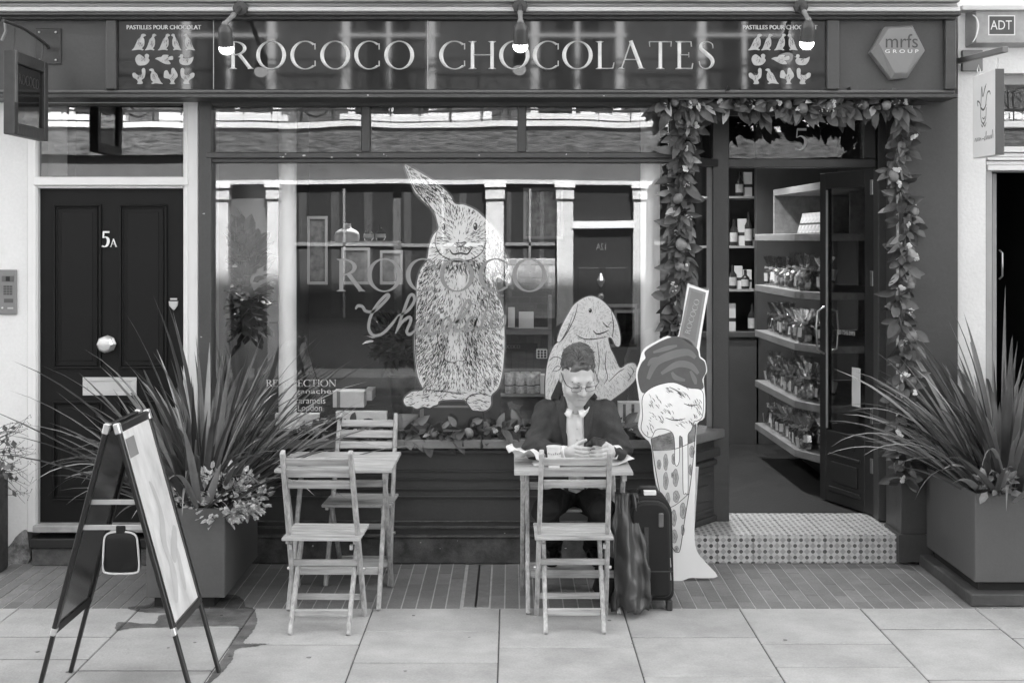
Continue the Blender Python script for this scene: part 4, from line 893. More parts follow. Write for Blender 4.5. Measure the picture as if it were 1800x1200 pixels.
def garland(pts, label, nleaf, nfruit, nflower, rad, seed, outward=Vector((0, -1, 0)), group='leaf and fruit garlands'):
    random.seed(seed)
    path = [Vector(p) for p in catmull(pts, 8)]
    r = thing('garland', path[0], label, 'garland', group); off = Vector(r.location)
    MB().tube(path, .006, 6).build('stem', mat('garland_stem', .1, .7), r, smooth=60)
    cum = [0]
    for a, b in zip(path, path[1:]): cum.append(cum[-1] + (b - a).length)
    def at(t):
        s_ = t * cum[-1]
        for i in range(len(cum) - 1):
            if cum[i + 1] >= s_: break
        f = (s_ - cum[i]) / max(1e-6, cum[i + 1] - cum[i]); return path[i].lerp(path[i + 1], f), (path[i + 1] - path[i]).normalized()
    for i in range(nleaf):
        p, d = at((i + rnd(0, 1)) / nleaf)
        perp = Vector((rnd(-1, 1), rnd(-1.1, .12), rnd(-1, 1))); perp = perp - d * perp.dot(d); perp.normalize()
        x_ = (d * rnd(-.4, 1.0) + perp * rnd(.5, 1.0) + Vector((0, 0, -.25))).normalized()
        zz = (outward * 1.0 + Vector((rnd(-.8, .8), rnd(-.4, .4), rnd(-.6, .9)))); zz = (zz - x_ * zz.dot(x_)).normalized(); y_ = zz.cross(x_)
        M_ = Matrix((x_, y_, zz)).transposed()
        mi = random.choice([0, 0, 1, 1, 2, 2, 3]) if random.random() < .6 else random.choice([0, 1, 2])
        inst('leaf', lm[mi], r, p + perp * rnd(.0, rad * .75) - off, M_.to_euler(), rnd(.8, 1.75))
    for i in range(nfruit):
        p, d = at((i + rnd(.2, .8)) / nfruit); s_ = rnd(.85, 1.2)
        inst('fruit', fruit_me, r, p + Vector((rnd(-rad, rad) * .7, -rad * rnd(.7, 1.1), rnd(-.01, .01))) - off, (rnd(-.6, .6), rnd(-.6, .6), 0), s_)
    for i in range(nflower):
        p, d = at((i + rnd(0, 1)) / nflower)
        inst(*(('blossom', flower_me) if random.random() < .5 else ('buds', buds_me)), r, p + Vector((rnd(-rad, rad), -rad * rnd(.9, 1.3), rnd(-.02, .02))) - off, (rnd(0, 3), rnd(0, 3), rnd(0, 3)), rnd(.8, 1.3))
    return r
gy_ = -.07
garland([P(1196, 176, gy_), P(1205, 215, gy_), P(1200, 265, gy_), P(1199, 330, gy_), P(1193, 400, gy_), P(1201, 470, gy_), P(1188, 520, gy_), P(1190, 590, gy_ + .02)], 'leafy garland hanging down the left side of the doorway', 255, 6, 11, .058, 31)
garland([P(1158, 170, gy_ - .06), P(1190, 184, gy_ - .06), P(1260, 182, gy_ - .06), P(1350, 188, gy_ - .06), P(1440, 190, gy_ - .06), P(1530, 184, gy_ - .06), P(1590, 188, gy_ - .06)], 'fruit and blossom garland strung across the top of the doorway', 250, 9, 14, .058, 37)
garland([P(1578, 185, gy_), P(1590, 230, gy_), P(1572, 290, gy_), P(1592, 370, gy_), P(1588, 450, gy_), P(1580, 540, gy_), P(1592, 620, gy_), P(1586, 700, gy_), P(1590, 790, gy_), P(1586, 850, gy_)], 'leafy garland with pale fruit hanging down the right side of the doorway', 282, 9, 15, .058, 41)
garland([P(515, 755, -.03), P(560, 758, -.03), P(640, 756, -.03), P(720, 757, -.03), P(800, 758, -.04), P(870, 756, -.03), P(930, 752, -.03), P(1000, 756, -.03), P(1090, 752, -.03), P(1165, 758, -.03)], 'leafy garland lying along the window sill', 250, 7, 9, .045, 43)
# variegated shrub and grass in the planters
def bushy(loc, label, n, rx, ry, rz, m, lsize, seed, name='shrub'):
    random.seed(seed); r = thing(name, loc, label, 'shrub')
    mb = MB(); stems = MB()
    for i in range(34):
        a = rnd(0, 6.28); t = rnd(.4, 1); e = Vector(loc) + Vector((math.cos(a) * rx * t, math.sin(a) * ry * t, rz * rnd(.3, 1)))
        stems.tube([Vector(loc) + Vector((rnd(-.03, .03), rnd(-.05, .05), -.05)), (Vector(loc) + e) / 2 + Vector((0, 0, .04)), e], [.003, .0022, .001], 4)
    for i in range(n):
        v = Vector((rnd(-1, 1), rnd(-1, 1), rnd(-.9, 1))); 
        if v.length > 1 or v.length < .35: v = v.normalized() * rnd(.6, 1)
        c = Vector(loc) + Vector((v.x * rx, v.y * ry, v.z * rz)); s_ = lsize * rnd(.7, 1.3)
        x_ = (v + Vector((rnd(-.8, .8), rnd(-.8, .8), rnd(-.3, .8)))).normalized(); zz = Vector((rnd(-.5, .5), -.5 + rnd(-.5, .5), 1)); zz = (zz - x_ * zz.dot(x_)).normalized(); y_ = zz.cross(x_)
        pts = [(0, 0, 0), (.3, -.28, .05), (.7, -.22, .04), (1, 0, -.05), (.7, .22, .04), (.3, .28, .05), (.5, 0, -.06)]
        mb.add([c + (x_ * a + y_ * b + zz * h) * s_ for a, b, h in pts], [(0, 1, 6), (1, 2, 6), (2, 3, 6), (3, 4, 6), (4, 5, 6), (5, 0, 6)])
    stems.build('stems', mat('twig', .06, .8), r, smooth=60); mb.build('foliage', m, r, recalc=False, kind='stuff')
    return r
VAR = mat('variegated_leaf', .55, .5, .4, .75, 55, .1, 50)
bushy((-1.47, -.80, .535), 'low variegated leafy shrub spilling over the front of the left planter', 1150, .25, .16, .15, VAR, .036, 51)
random.seed(61)
gr = thing('grass_tuft', (2.38, -.66, .55), 'fine grass tuft spilling over the corner of the right planter', 'grass')
gm = MB()
for i in range(620):
    b = Vector((2.42 + rnd(-.06, .14), -.62 + rnd(-.18, .2), .52)); a = rnd(2.0, 5.4); ln = rnd(.1, .3); tl = R(rnd(15, 60)); bd = R(rnd(30, 100)); p = b; o_ = Vector((math.cos(a), math.sin(a), 0)); sd_ = Vector((-math.sin(a), math.cos(a), 0)) * .0012; L_, Q_ = [], []
    for k_ in range(6):
        th = tl + bd * (k_ / 5) ** 1.5; L_.append(p - sd_ * (1 - k_ / 6)); Q_.append(p + sd_ * (1 - k_ / 6)); p = p + (o_ * math.sin(th) + Vector((0, 0, math.cos(th)))) * ln / 5
    gm.strip(L_, Q_)
gm.build('blades', mat('fine_grass', .11, .6, .3, .4, 30), gr, recalc=False, kind='stuff')
bushy((2.44, -.82, .60), 'small clump of broad leaves at the corner of the right planter', 60, .09, .08, .05, LEAFP, .06, 63)
# straggly climber at the left edge
random.seed(71)
cl = thing('climbing_plant', (-2.98, -.15, 0), 'straggly climbing plant with thin twigs at the left edge', 'plant'); tw_ = MB(); lf = MB()
MB().box(X(-40, -.2), X(3, -.2), -.25, -.1, 0, Z(835, -.2)).build('stem', mat('trunk_bark', .09, .8, .2, .4, 14, .6, 40), cl, bevel=.01)
for i in range(30):
    p = P(rnd(-15, 3), rnd(755, 870), -.15); a = R(rnd(-35, 60)); pts = [p]
    for k_ in range(6):
        a += rnd(-.35, .35); p = p + Vector((math.cos(a) * .033, rnd(-.012, .012), math.sin(a) * .033)); pts.append(p)
        if random.random() < .5: q = p + Vector((rnd(-.02, .03), rnd(-.01, .01), rnd(-.03, .03))); tw_.tube([p, q], [.001, .0006], 4); lf.ball(q, .003, 5, 3)
        if random.random() < .35 and p.x < X(28, -.15):
            s_ = rnd(.03, .05); an = rnd(0, 6.28); x_ = Vector((math.cos(an), rnd(-.4, .4), math.sin(an))) * s_; y_ = Vector((-math.sin(an), -.4, math.cos(an))) * s_ * .35; lf.add([p, p + x_ * .5 - y_, p + x_, p + x_ * .5 + y_], [(0, 1, 2, 3)])
    tw_.tube(pts, [.0022, .002, .0018, .0015, .0012, .001, .0007], 5)
tw_.build('twigs', mat('twig', .06, .8), cl, recalc=False, kind='stuff'); lf.build('foliage', mat('climber_leaf', .13, .5, .4, .4, 30), cl, recalc=False, kind='stuff')
# ------------------------------------------------------------------ window display
tag(MB().box(-1.8, X(1190, .1), .085, .75, .0, .70).build('window_bed', mat('display_felt', .06, .8, .2, .3, 6, .2, 60)), kind='structure')
for a, b in ((490, 521), (1126, 1160)):
    yc = .20; r0 = (X(b, yc) - X(a, yc)) / 2; xc = (X(a, yc) + X(b, yc)) / 2
    MB().lathe([(r0 * 1.35, .7), (r0 * 1.35, .76), (r0 * 1.02, .78), (r0, 1.2), (r0, 2.9)], (xc, yc, 0), 28).build('column', mat('column_white', .86, .5, .3, .04, 4), shop, smooth=50)
def inside(x, y, poly):
    c = False; j = len(poly) - 1
    for i in range(len(poly)):
        (xi, yi), (xj, yj) = poly[i], poly[j]
        if (yi > y) != (yj > y) and x < (xj - xi) * (y - yi) / (yj - yi) + xi: c = not c
        j = i
    return c
INK = mat('print_ink', .035, .6, .3, 0); INKG = mat('print_grey', .17, .6, .3, 0)
RABW = mat('print_white', .9, .6, .3, .05, 20)
def grow(poly, e):
    n = len(poly); ar = sum(poly[i][0] * poly[(i + 1) % n][1] - poly[(i + 1) % n][0] * poly[i][1] for i in range(n)); s_ = 1 if ar > 0 else -1; o = []
    for i in range(n):
        a, b = poly[i - 1], poly[(i + 1) % n]; dx, dy = b[0] - a[0], b[1] - a[1]; d = math.hypot(dx, dy) or 1; o.append((poly[i][0] + s_ * dy / d * e, poly[i][1] - s_ * dx / d * e))
    return o
def zp(ox, oy, s_): return lambda pts: [(ox + a / s_, -(oy + b / s_)) for a, b in pts]
# the tall rabbit
A = zp(690, 280, 2.607)
def body(name, out, Y, label, cat='cutout figure'):
    poly = catmull(out, 4, True)
    r = thing(name, P(sum(p[0] for p in out) / len(out), -min(p[1] for p in out), Y), label, cat)
    return r, poly
out1 = A([(58, 25), (110, 52), (170, 88), (225, 128), (262, 163), (285, 203), (330, 210), (380, 233), (420, 268), (465, 318), (500, 373), (522, 440), (535, 500), (540, 566), (510, 556), (480, 540), (470, 580), (490, 640), (508, 700), (513, 790), (512, 880), (502, 980), (484, 1046), (452, 1082), (450, 1125), (425, 1150), (380, 1150), (365, 1146), (352, 1128), (340, 1112), (322, 1100), (222, 1104), (206, 1122), (186, 1128), (170, 1138), (140, 1132), (112, 1142), (86, 1130), (62, 1128), (52, 1098), (88, 1066), (138, 1056), (118, 1000), (104, 910), (100, 820), (106, 720), (110, 640), (112, 565), (130, 505), (158, 462), (168, 400), (186, 350), (210, 320), (206, 288), (190, 240), (150, 200), (108, 158), (84, 108), (64, 60)])
RY = .09; rb, poly1 = body('rabbit_cutout', out1, RY, 'tall white illustrated rabbit standing upright in the shop window')
pl1 = on_plane(RY)
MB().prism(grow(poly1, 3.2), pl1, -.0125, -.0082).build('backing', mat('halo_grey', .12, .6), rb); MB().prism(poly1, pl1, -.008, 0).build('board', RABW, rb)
random.seed(5)
def fur(poly, n, flow, tone, length, width, pl_, h, keep=lambda x, y: 1):
    mb = MB(); xs = [p[0] for p in poly]; ys = [p[1] for p in poly]; c = 0; tries = 0
    while c < n and tries < n * 12:
        tries += 1; x = rnd(min(xs), max(xs)); y = rnd(min(ys), max(ys))
        if not inside(x, y, poly) or random.random() > keep(x, y): continue
        a = flow(x, y) + rnd(-.28, .28); l = length * rnd(.55, 1.35); w_ = width * rnd(.6, 1.4); dx, dy = math.cos(a), math.sin(a)
        x2, y2 = x + dx * l, y + dy * l
        if not inside(x2, y2, poly): continue
        cv = rnd(-.25, .25) * l; mx, my = (x + x2) / 2 - dy * cv, (y + y2) / 2 + dx * cv
        hh = h + (c % 40) * .00002
        mb.add([pl_(x, y, hh), pl_(mx - dy * w_ / 2, my + dx * w_ / 2, hh), pl_(x2, y2, hh), pl_(mx + dy * w_ / 2, my - dx * w_ / 2, hh)], [(0, 1, 2, 3)]); c += 1
    return mb
cxr, cyr = 690 + 310 / 2.607, -(280 + 700 / 2.607)
def flow1(x, y):
    zx, zy = (x - 690) * 2.607, (-y - 280) * 2.607
    if zy < 215 and zx < 290: return math.atan2(-.75, .7) + math.pi            # ear
    if zx > 430 and zy < 580: return math.atan2(-1, .28)
    if zy < 460: return math.atan2(-(zy - 380), (zx - 310)) if abs(zx - 310) + abs(zy - 380) > 30 else -1.5
    if zy > 1055: return math.atan2(-.2, -1 if zx < 260 else 1)
    return math.atan2(-1, (zx - 310) / 220)
def keep1(x, y):
    zx, zy = (x - 690) * 2.607, (-y - 280) * 2.607
    g = lambda cx, cy, rx, ry: math.exp(-((zx - cx) / rx) ** 2 - ((zy - cy) / ry) ** 2)
    if zy > 1055: return .22
    if zy < 215 and zx < 290: return .45 + .5 * g(180, 150, 40, 60)
    if zy < 455: d = .16 + .55 * g(255, 350, 26, 30) + .55 * g(372, 350, 26, 30) + .5 * g(312, 250, 60, 26) + .7 * max(0, (abs(zx - 310) - 95) / 60) + .5 * g(312, 395, 26, 16)
    else: d = .30 + .75 * max(0, abs(zx - 310) / 200 - .25) + .8 * g(310, 478, 130, 24) + .8 * g(225, 900, 26, 110) + .8 * g(360, 880, 26, 110) + .6 * g(300, 960, 110, 26) - .3 * g(310, 560, 60, 60) - .2 * g(290, 860, 40, 60) + .4 * g(470, 560, 30, 120)
    return max(.05, min(1, d))
fur(poly1, 4600, flow1, 0, 9.5, 1.15, pl1, .0006, keep1).build('fur_print', INK, rb, recalc=False, kind='stuff')
fur(poly1, 1300, flow1, 0, 9, .9, pl1, .0016, lambda x, y: 1 - keep1(x, y) * .6).build('fur_print', RABW, rb, recalc=False, kind='stuff')
def line(pts, w_, conv): return ribbon([(a, b, w_ * (.45 + .55 * math.sin(math.pi * i / max(1, len(pts) - 1)))) for i, (a, b) in enumerate(conv(pts))], 5)
feat = MB()
for pts, w_ in (([(282, 385), (312, 402), (342, 380)], 1.8), ([(312, 402), (312, 418)], 1.5), ([(262, 414), (278, 434), (312, 430), (342, 434), (360, 412)], 3.4), ([(290, 382), (312, 396), (334, 380), (312, 384), (290, 382)], 3.0), ([(205, 330), (195, 380), (215, 430), (260, 458), (312, 466), (365, 458), (410, 425), (430, 370)], 2.0), ([(60, 40), (100, 130), (160, 200), (200, 250)], 1.6), ([(110, 640), (106, 720), (104, 820), (108, 910), (124, 1000)], 1.5), ([(206, 790), (208, 840), (225, 880), (240, 888)], 1.6), ([(255, 810), (245, 860), (236, 905), (250, 926), (285, 930), (300, 920)], 1.6), ([(300, 920), (325, 925), (342, 900), (340, 850), (348, 800)], 1.6), ([(265, 915), (268, 890)], 1.3), ([(295, 915), (293, 885)], 1.3), ([(440, 300), (440, 380), (470, 480), (520, 550)], 1.4), ([(205, 300), (180, 250), (130, 160)], 1.2), ([(150, 1056), (230, 1062), (300, 1070)], 1.8), ([(340, 1120), (345, 1090), (400, 1072), (450, 1085)], 1.8), ([(210, 460), (300, 470), (390, 465)], 1.5)):
    strokes(feat, [line(pts, w_, A)], pl1, .0026)
def eye(conv, pl_, h, c, rx, ry, par):
    for k_, (s_, m_, dx, dy) in enumerate(((1.35, RABW, 0, 0), (1, INK, 0, 0), (.28, RABW, -.3, -.35))):
        MB().prism(conv([(c[0] + rx * (dx + s_ * math.cos(t)), c[1] + ry * (dy + s_ * math.sin(t))) for t in np.linspace(0, 2 * math.pi, 17)[:-1]]), pl_, h + k_ * .0006, h + k_ * .0006 + .0004).build('eye_print', m_, par)
feat.build('line_print', INK, rb, recalc=False)
eye(A, pl1, .0024, (234, 310), 9, 17, rb); eye(A, pl1, .0024, (380, 308), 10, 18, rb)
MB().box(X(745, RY), X(850, RY), RY + .002, RY + .1, .70, Z(716, RY)).build('base', mat('plinth_box', .05, .5), rb, bevel=.004)
# the seated rabbit
B = zp(870, 300, 2.4)
out2 = B([(214, 870), (225, 800), (246, 745), (268, 722), (262, 716), (280, 660), (310, 604), (340, 560), (395, 530), (440, 540), (480, 575), (510, 625), (528, 690), (527, 736), (510, 738), (494, 708), (478, 705), (486, 745), (505, 785), (528, 832), (560, 815), (590, 814), (601, 845), (588, 885), (548, 925), (515, 950), (470, 985), (440, 1030), (230, 1030), (214, 960)])
rb2, poly2 = body('rabbit_cutout', out2, .10, 'smaller white illustrated rabbit sitting behind the man in the window')
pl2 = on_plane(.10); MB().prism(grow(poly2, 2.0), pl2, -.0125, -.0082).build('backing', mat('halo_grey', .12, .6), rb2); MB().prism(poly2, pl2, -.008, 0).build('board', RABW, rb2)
def flow2(x, y):
    zx, zy = (x - 870) * 2.4, (-y - 300) * 2.4
    if zy < 700: return math.atan2(-(zy - 620), (zx - 420))
    return math.atan2(-1, (zx - 370) / 260)
fur(poly2, 1700, flow2, 0, 6.5, .38, pl2, .0006, lambda x, y: .55).build('fur_print', INKG, rb2, recalc=False, kind='stuff')
feat = MB()
for pts, w_ in (([(455, 640), (470, 655), (480, 660)], 1.8), ([(492, 635), (478, 652)], 1.4), ([(414, 674), (430, 688), (455, 684), (480, 672)], 2.2), ([(330, 600), (310, 660), (280, 715), (265, 725)], 1.2), ([(350, 560), (335, 620), (300, 690), (275, 722)], 1.4), ([(490, 590), (500, 650), (495, 705)], 1.4), ([(340, 690), (380, 710), (430, 708), (470, 700)], 1.6), ([(230, 800), (250, 785), (275, 790), (285, 810), (270, 840), (245, 845)], 1.4), ([(240, 850), (260, 825), (285, 830)], 1.2), ([(470, 760), (465, 820), (475, 870), (460, 900)], 1.4), ([(430, 720), (440, 800), (430, 880)], 1.2), ([(480, 890), (520, 850), (545, 835)], 1.4), ([(570, 825), (585, 845), (575, 865)], 1.2), ([(560, 850), (572, 870), (560, 885)], 1.2)):
    strokes(feat, [line(pts, w_, B)], pl2, .0016)
feat.build('line_print', INK, rb2, recalc=False); eye(B, pl2, .0018, (402, 590), 7, 9, rb2)
MB().box(X(960, .1), X(1080, .1), .11, .2, .70, Z(730, .1)).build('base', mat('plinth_box', .05, .5), rb2)
# vinyl lettering on the pane
VIN = mat('vinyl_gold', .23, .5, .5, .1, 8)
gp = on_plane(WY - .0008)
letters(MB(), 'ROCOCO', gp, 592, 961, -512, -455, .12, lift=.0004).build('lettering', VIN, PANE, recalc=False)
C6 = zp(370, 280, 2.4); C7 = zp(690, 280, 2.607)
scr = MB()
for pts, cv, w_ in (([(612, 632), (622, 618), (642, 622), (655, 640), (690, 640), (730, 605), (752, 578), (742, 572), (705, 610), (675, 665), (668, 715), (688, 742), (725, 735), (765, 695), (790, 660)], C6, 5.2),
                    ([(790, 660), (830, 640), (860, 598), (855, 572), (838, 580), (815, 640), (780, 735)], C6, 5.2), ([(780, 735), (805, 690), (838, 665), (845, 682), (828, 725), (842, 738), (868, 715)], C6, 5.2),
                    ([(130, 735), (110, 760), (115, 795), (140, 790), (155, 760), (140, 735), (128, 745)], C7, 4.6), ([(160, 735), (200, 715), (212, 720), (205, 735)], C7, 4.2), ([(200, 718), (175, 750), (165, 790), (185, 800), (220, 775)], C7, 5),
                    ([(245, 725), (228, 755), (232, 785), (255, 780), (268, 745), (252, 725), (240, 732)], C7, 5), ([(268, 750), (310, 735), (352, 675), (355, 648), (338, 652), (305, 720), (285, 780), (305, 785), (330, 765)], C7, 5),
                    ([(385, 725), (360, 725), (340, 760), (345, 785), (372, 765), (388, 725)], C7, 5), ([(388, 725), (378, 765), (390, 778), (410, 760)], C7, 4.6), ([(440, 650), (420, 720), (408, 765), (425, 775), (445, 755)], C7, 4.2), ([(405, 700), (460, 690)], C7, 3), ([(450, 750), (475, 730), (478, 710), (460, 715), (450, 750), (465, 775), (490, 755)], C7, 4), ([(490, 755), (512, 715), (515, 750), (500, 772)], C7, 4)):
    q = [(a, b, w_) for a, b in cv(pts)]; q[0] = (*q[0][:2], w_ * .5); q[-1] = (*q[-1][:2], w_ * .4)
    strokes(scr, [ribbon(q, 6)], gp, .0005 + .0002 * (len(scr.f) % 5))
scr.build('script_lettering', VIN, PANE, recalc=False)
wl = mat('vinyl_white', .6, .5); letters(MB(), 'RE SELECTION', gp, 468, 591, -679, -667, .06, lift=.0006).build('lettering', wl, PANE, recalc=False)
for tx_, a, b, y0, y1 in (('ganaches', 519, 590, 694, 683), ('caramels', 519, 572, 709, 698), ('London', 524, 566, 722, 711)): ptext(MB(), tx_, gp, a, b, -y0, -y1, .0008).build('lettering', wl, PANE, recalc=False)
# boxes, tins and bust
def gift(name, px0, py0, px1, py1, Y, dep, m, label, cat='box', group=None, extra=None):
    r = thing(name, P((px0 + px1) / 2, py1, Y), label, cat, group)
    MB().pbox(px0, py0, px1, py1, Y, dep).build('box_body', m, r, bevel=.002)
    if extra: extra(r)
    return r
def dots(px0, py0, px1, py1, nx, ny, Y):
    def f(r):
        m = MB()
        for i in range(nx):
            for j in range(ny):
                c = P(px0 + (i + .5) * (px1 - px0) / nx, py0 + (j + .5) * (py1 - py0) / ny, Y); m.lathe([(.0075, -.0008), (.0075, -.0016)], c, 10, 'y')
        m.build('dots_print', INK, r)
    return f
def band(px0, py0, px1, py1, Y, m=INK): return lambda r: MB().pbox(px0, py0, px1, py1, Y - .0015, .001).build('ribbon_band', m, r)
CARD = mat('card_pale', .6, .6, .3, .1, 9)
gift('gift_box', 950, 659, 992, 692, .33, .1, PAPER, 'white box with dark dots behind the man\'s shoulder in the window', extra=dots(953, 661, 990, 690, 3, 3, .33))
gift('gift_box', 943, 614, 962, 630, .62, .1, PAPER, 'small white box with six dark dots on the display shelf', extra=dots(944, 615, 961, 629, 3, 3, .62))
gift('chocolate_box', 585, 688, 640, 716, .26, .14, CARD, 'pale chocolate gift box tied with ribbon in the window bed', extra=band(592, 688, 598, 716, .26, INKG))
gift('chocolate_box', 640, 686, 654, 704, .38, .2, CARD, 'open pale box lid behind the ribboned chocolate box')
gift('envelope', 738, 718, 826, 747, .18, .01, CARD, 'pale card envelope leaning below the tall rabbit', 'card')
gift('card_box', 700, 728, 735, 756, .2, .03, mat('card_grey', .3, .6), 'grey heart lid box at the foot of the tall rabbit')
gift('card_box', 483, 727, 560, 748, .2, .05, PAPER, 'flat white box under the lettering at left of window')
gift('card_box', 590, 723, 680, 738, .2, .05, PAPER, 'flat white box behind the far chair in the window')
gb2 = gift('gift_box', 1087, 707, 1126, 742, .16, .08, PAPER, 'white printed gift box at the right end of the window', extra=lambda r: [MB().pbox(a, 710, a + 5, 740, .158, .001).build('stripe_print', INKG, r) for a in (1095, 1110)])
# shelf unit with tins
su = thing('display_shelf', P(930, 720, .6), 'wooden display shelf with black band sign behind the rabbits', 'shelf')
SW = mat('shelf_wood', .16, .6, .3, .3, 4, .1, 20, stretch=(1, 1, 6))
SYY = .62
for i in range(6): MB().pbox(886 + i * 13, 588, 898.6 + i * 13, 690, SYY + .12, .02).build('back_board', SW, su, bevel=.002)
MB().pbox(880, 692, 968, 697, SYY - .05, .18).build('shelf', mat('shelf_edge', .3, .5), su); MB().pbox(880, 578, 970, 588, SYY - .02, .16).build('shelf', SW, su); MB().pbox(880, 520, 886, 760, SYY, .14).build('side', SW, su); MB().pbox(964, 520, 970, 760, SYY, .14).build('side', SW, su)
MB().pbox(880, 697.5, 970, 760, SYY + .02, .1).build('lower_front', SW, su)
bs_ = MB().pbox(887, 603, 945, 616, SYY + .08, .01).build('band_sign', BLACK, su)
letters(MB(), 'ROCOCO', on_plane(SYY + .079), 882, 914, -612, -606, .12, lift=.0005).build('lettering', LITE, bs_, recalc=False)
TIN = mat('tin_print', .72, .4, .5, .55, 60, 0, rand=.2)
tin_me = MB().lathe([(.026, 0), (.027, .002), (.027, .118), (.0285, .119), (.0285, .128), (.0, .129)], (0, 0, 0), 18).mesh('tin_body', TIN, smooth=50)
tb_me = MB().lathe([(.0275, .05), (.0275, .056)], (0, 0, 0), 18).mesh('tin_band', INK, smooth=50)
for i in range(6):
    p = P(895 + i * 9.6, 692, SYY); t_ = thing('tin', p + Vector((0, .0 + .05 * (i % 2), .0)), f'printed tin, {("first", "second", "third", "fourth", "fifth", "sixth")[i]} from the left below the black band sign', 'tin', 'row of printed tins')
    inst('tin_body', tin_me, t_); inst('tin_band', tb_me, t_)
gift('picture_card', 893, 540, 905, 575, SYY, .02, CARD, 'narrow pale card on the upper display shelf', 'card'); gift('picture_card', 908, 548, 935, 577, SYY, .02, CARD, 'pale card printed with a plant on upper display shelf', 'card', extra=lambda r: bushy_print(r)) if False else None
gift('picture_card', 912, 548, 938, 577, SYY, .02, CARD, 'pale square card on the upper display shelf', 'card')
bust = thing('bust_stand', P(610, 425, 1.3), 'white headless shop bust on a dark shelf inside the window', 'mannequin')
bp_ = P(610, 420, 1.3)
MB().lathe([(.078, -.02), (.083, .0), (.083, .025), (.076, .045), (.052, .062), (.030, .072), (.025, .098), (.027, .102), (.0, .103)], bp_, 20).build('bust', mat('bust_white', .6, .5), bust, smooth=60)
bo = bust.children[0]; MB().pbox(575, 424, 700, 432, 1.25, .25).build('shelf', mat('shelf_edge', .3, .5), bust)
for px in (648, 669):
    t_ = thing('bottle', P(px, 424, 1.3), f'round dark bottle on the shelf, {"next to" if px < 660 else "farther from"} the white bust', 'bottle', 'bottles by the bust'); MB().lathe([(.022, 0), (.034, .02), (.034, .05), (.012, .07), (.009, .1), (.0, .101)], P(px, 423, 1.3), 14).build('bottle_glass', mat('bottle_dark', .03, .1), t_, smooth=60); MB().lathe([(.0345, .02), (.0345, .045)], P(px, 423, 1.3), 14).build('label', LITE, t_, smooth=60)
# indoor plants
DLEAF = mat('indoor_leaf', .045, .4, .4, .4, 20)
bushy((X(432, .9), .9, Z(500, .9)), 'tall dark leafy plant inside the left end of the window', 260, .12, .12, .42, DLEAF, .11, 81, 'indoor_plant')
bushy((X(705, .75), .75, Z(600, .75)), 'dark bushy potted plant left of the tall rabbit', 420, .15, .12, .14, DLEAF, .10, 83, 'indoor_plant')
pt = thing('plant_pot', P(712, 720, .75), 'tapering dark patterned pot under the bushy plant in the window', 'pot'); MB().lathe([(.05, .70), (.06, .72), (.085, .98), (.08, .98), (.07, .9)], (X(708, .75), .75, 0), 20).build('pot_body', mat('pot_dark', .09, .4, .4, .7, 14), pt, smooth=50)
# frames on the back wall
for i, (a, b, c, d) in enumerate(((540, 380, 575, 500), (600, 435, 650, 500), (668, 440, 708, 500), (1050, 535, 1120, 610), (1080, 545, 1122, 610), (920, 330, 990, 420))):
    Yf = 2.6; r = thing('framed_picture', P((a + c) / 2, d, Yf), ('tall pale picture frame on the shop wall seen at left of window', 'square picture frame on the shop wall under the bust', 'picture frame on the shop wall beside the dark curtain', 'large dark picture frame behind the smaller rabbit', 'small picture frame behind the smaller rabbit\'s back', 'wide picture frame high on the shop wall')[i], 'picture')
    fm = MB(); fm.pbox(a, b, c, b + 5, Yf, .03); fm.pbox(a, d - 5, c, d, Yf, .03); fm.pbox(a, b + 5, a + 4, d - 5, Yf, .03); fm.pbox(c - 4, b + 5, c, d - 5, Yf, .03); fm.build('frame', mat('frame_mid', .13, .5), r); MB().pbox(a + 4, b + 5, c - 4, d - 5, Yf + .01, .01).build('picture', mat('picture_dark', .06, .2, .5, .7, 12), r)
# ------------------------------------------------------------------ shelves inside the doorway
sh = thing('wall_shelving', (2.3, 1.9, .16), 'wooden wall shelves stacked with gift bags inside the open door', 'shelving')
SHW = mat('oak_shelf', .22, .55, .3, .3, 5, .1, 20, stretch=(4, .6, 4))
shz = [.43, .756, 1.14, 1.487, 1.87]
for i, z_ in enumerate(shz):
    x0 = 1.86; mb = MB().prism([(x0, 2.62), (x0 + .03, 1.35), (x0 + .14, 1.08), (2.64, 1.08), (2.64, 2.62)], lambda a, b, h: (a, b, h), z_ - .05, z_); mb.build('shelf', SHW, sh, bevel=.003)
MB().prism([(2.0, 2.62), (2.05, 1.1), (2.64, 1.1), (2.64, 2.62)], lambda a, b, h: (a, b, h), 2.16, 2.21).build('shelf', SHW, sh, bevel=.003)
MB().box(2.0, 2.64, 2.58, 2.62, 1.87, 2.16).build('shelf_end', SHW, sh, bevel=.003); MB().box(2.3, 2.64, 1.5, 1.53, 1.87, 2.16).build('shelf_end', SHW, sh, bevel=.003)
for y in (2.3,): MB().box(2.57, 2.6, y, y + .03, .3, 1.87).build('upright', SHW, sh)
MB().box(2.2, 2.3, 1.1, 2.7, .16, .34).build('skirting', mat('skirt', .09, .5), sh)
CEL = glass('cellophane', .3, .12, .88); SWEET = mat('sweet_dark', .17, .4, .5, .7, 30, rand=.6); TAGM = mat('tag_card', .55, .6)
bagb = MB()
random.seed(9)
for i in range(26):
    a = rnd(0, 6.28); rr = rnd(.0, .035); bagb.ball((rr * math.cos(a), rr * math.sin(a) * .8, rnd(.015, .095)), rnd(.014, .022), 7, 5)
bagb_me = bagb.mesh('sweets', SWEET, smooth=60)
cel = MB(); n_ = 14
prof = [(.045, .0), (.055, .05), (.05, .09), (.016, .118), (.03, .14), (.06, .19)]
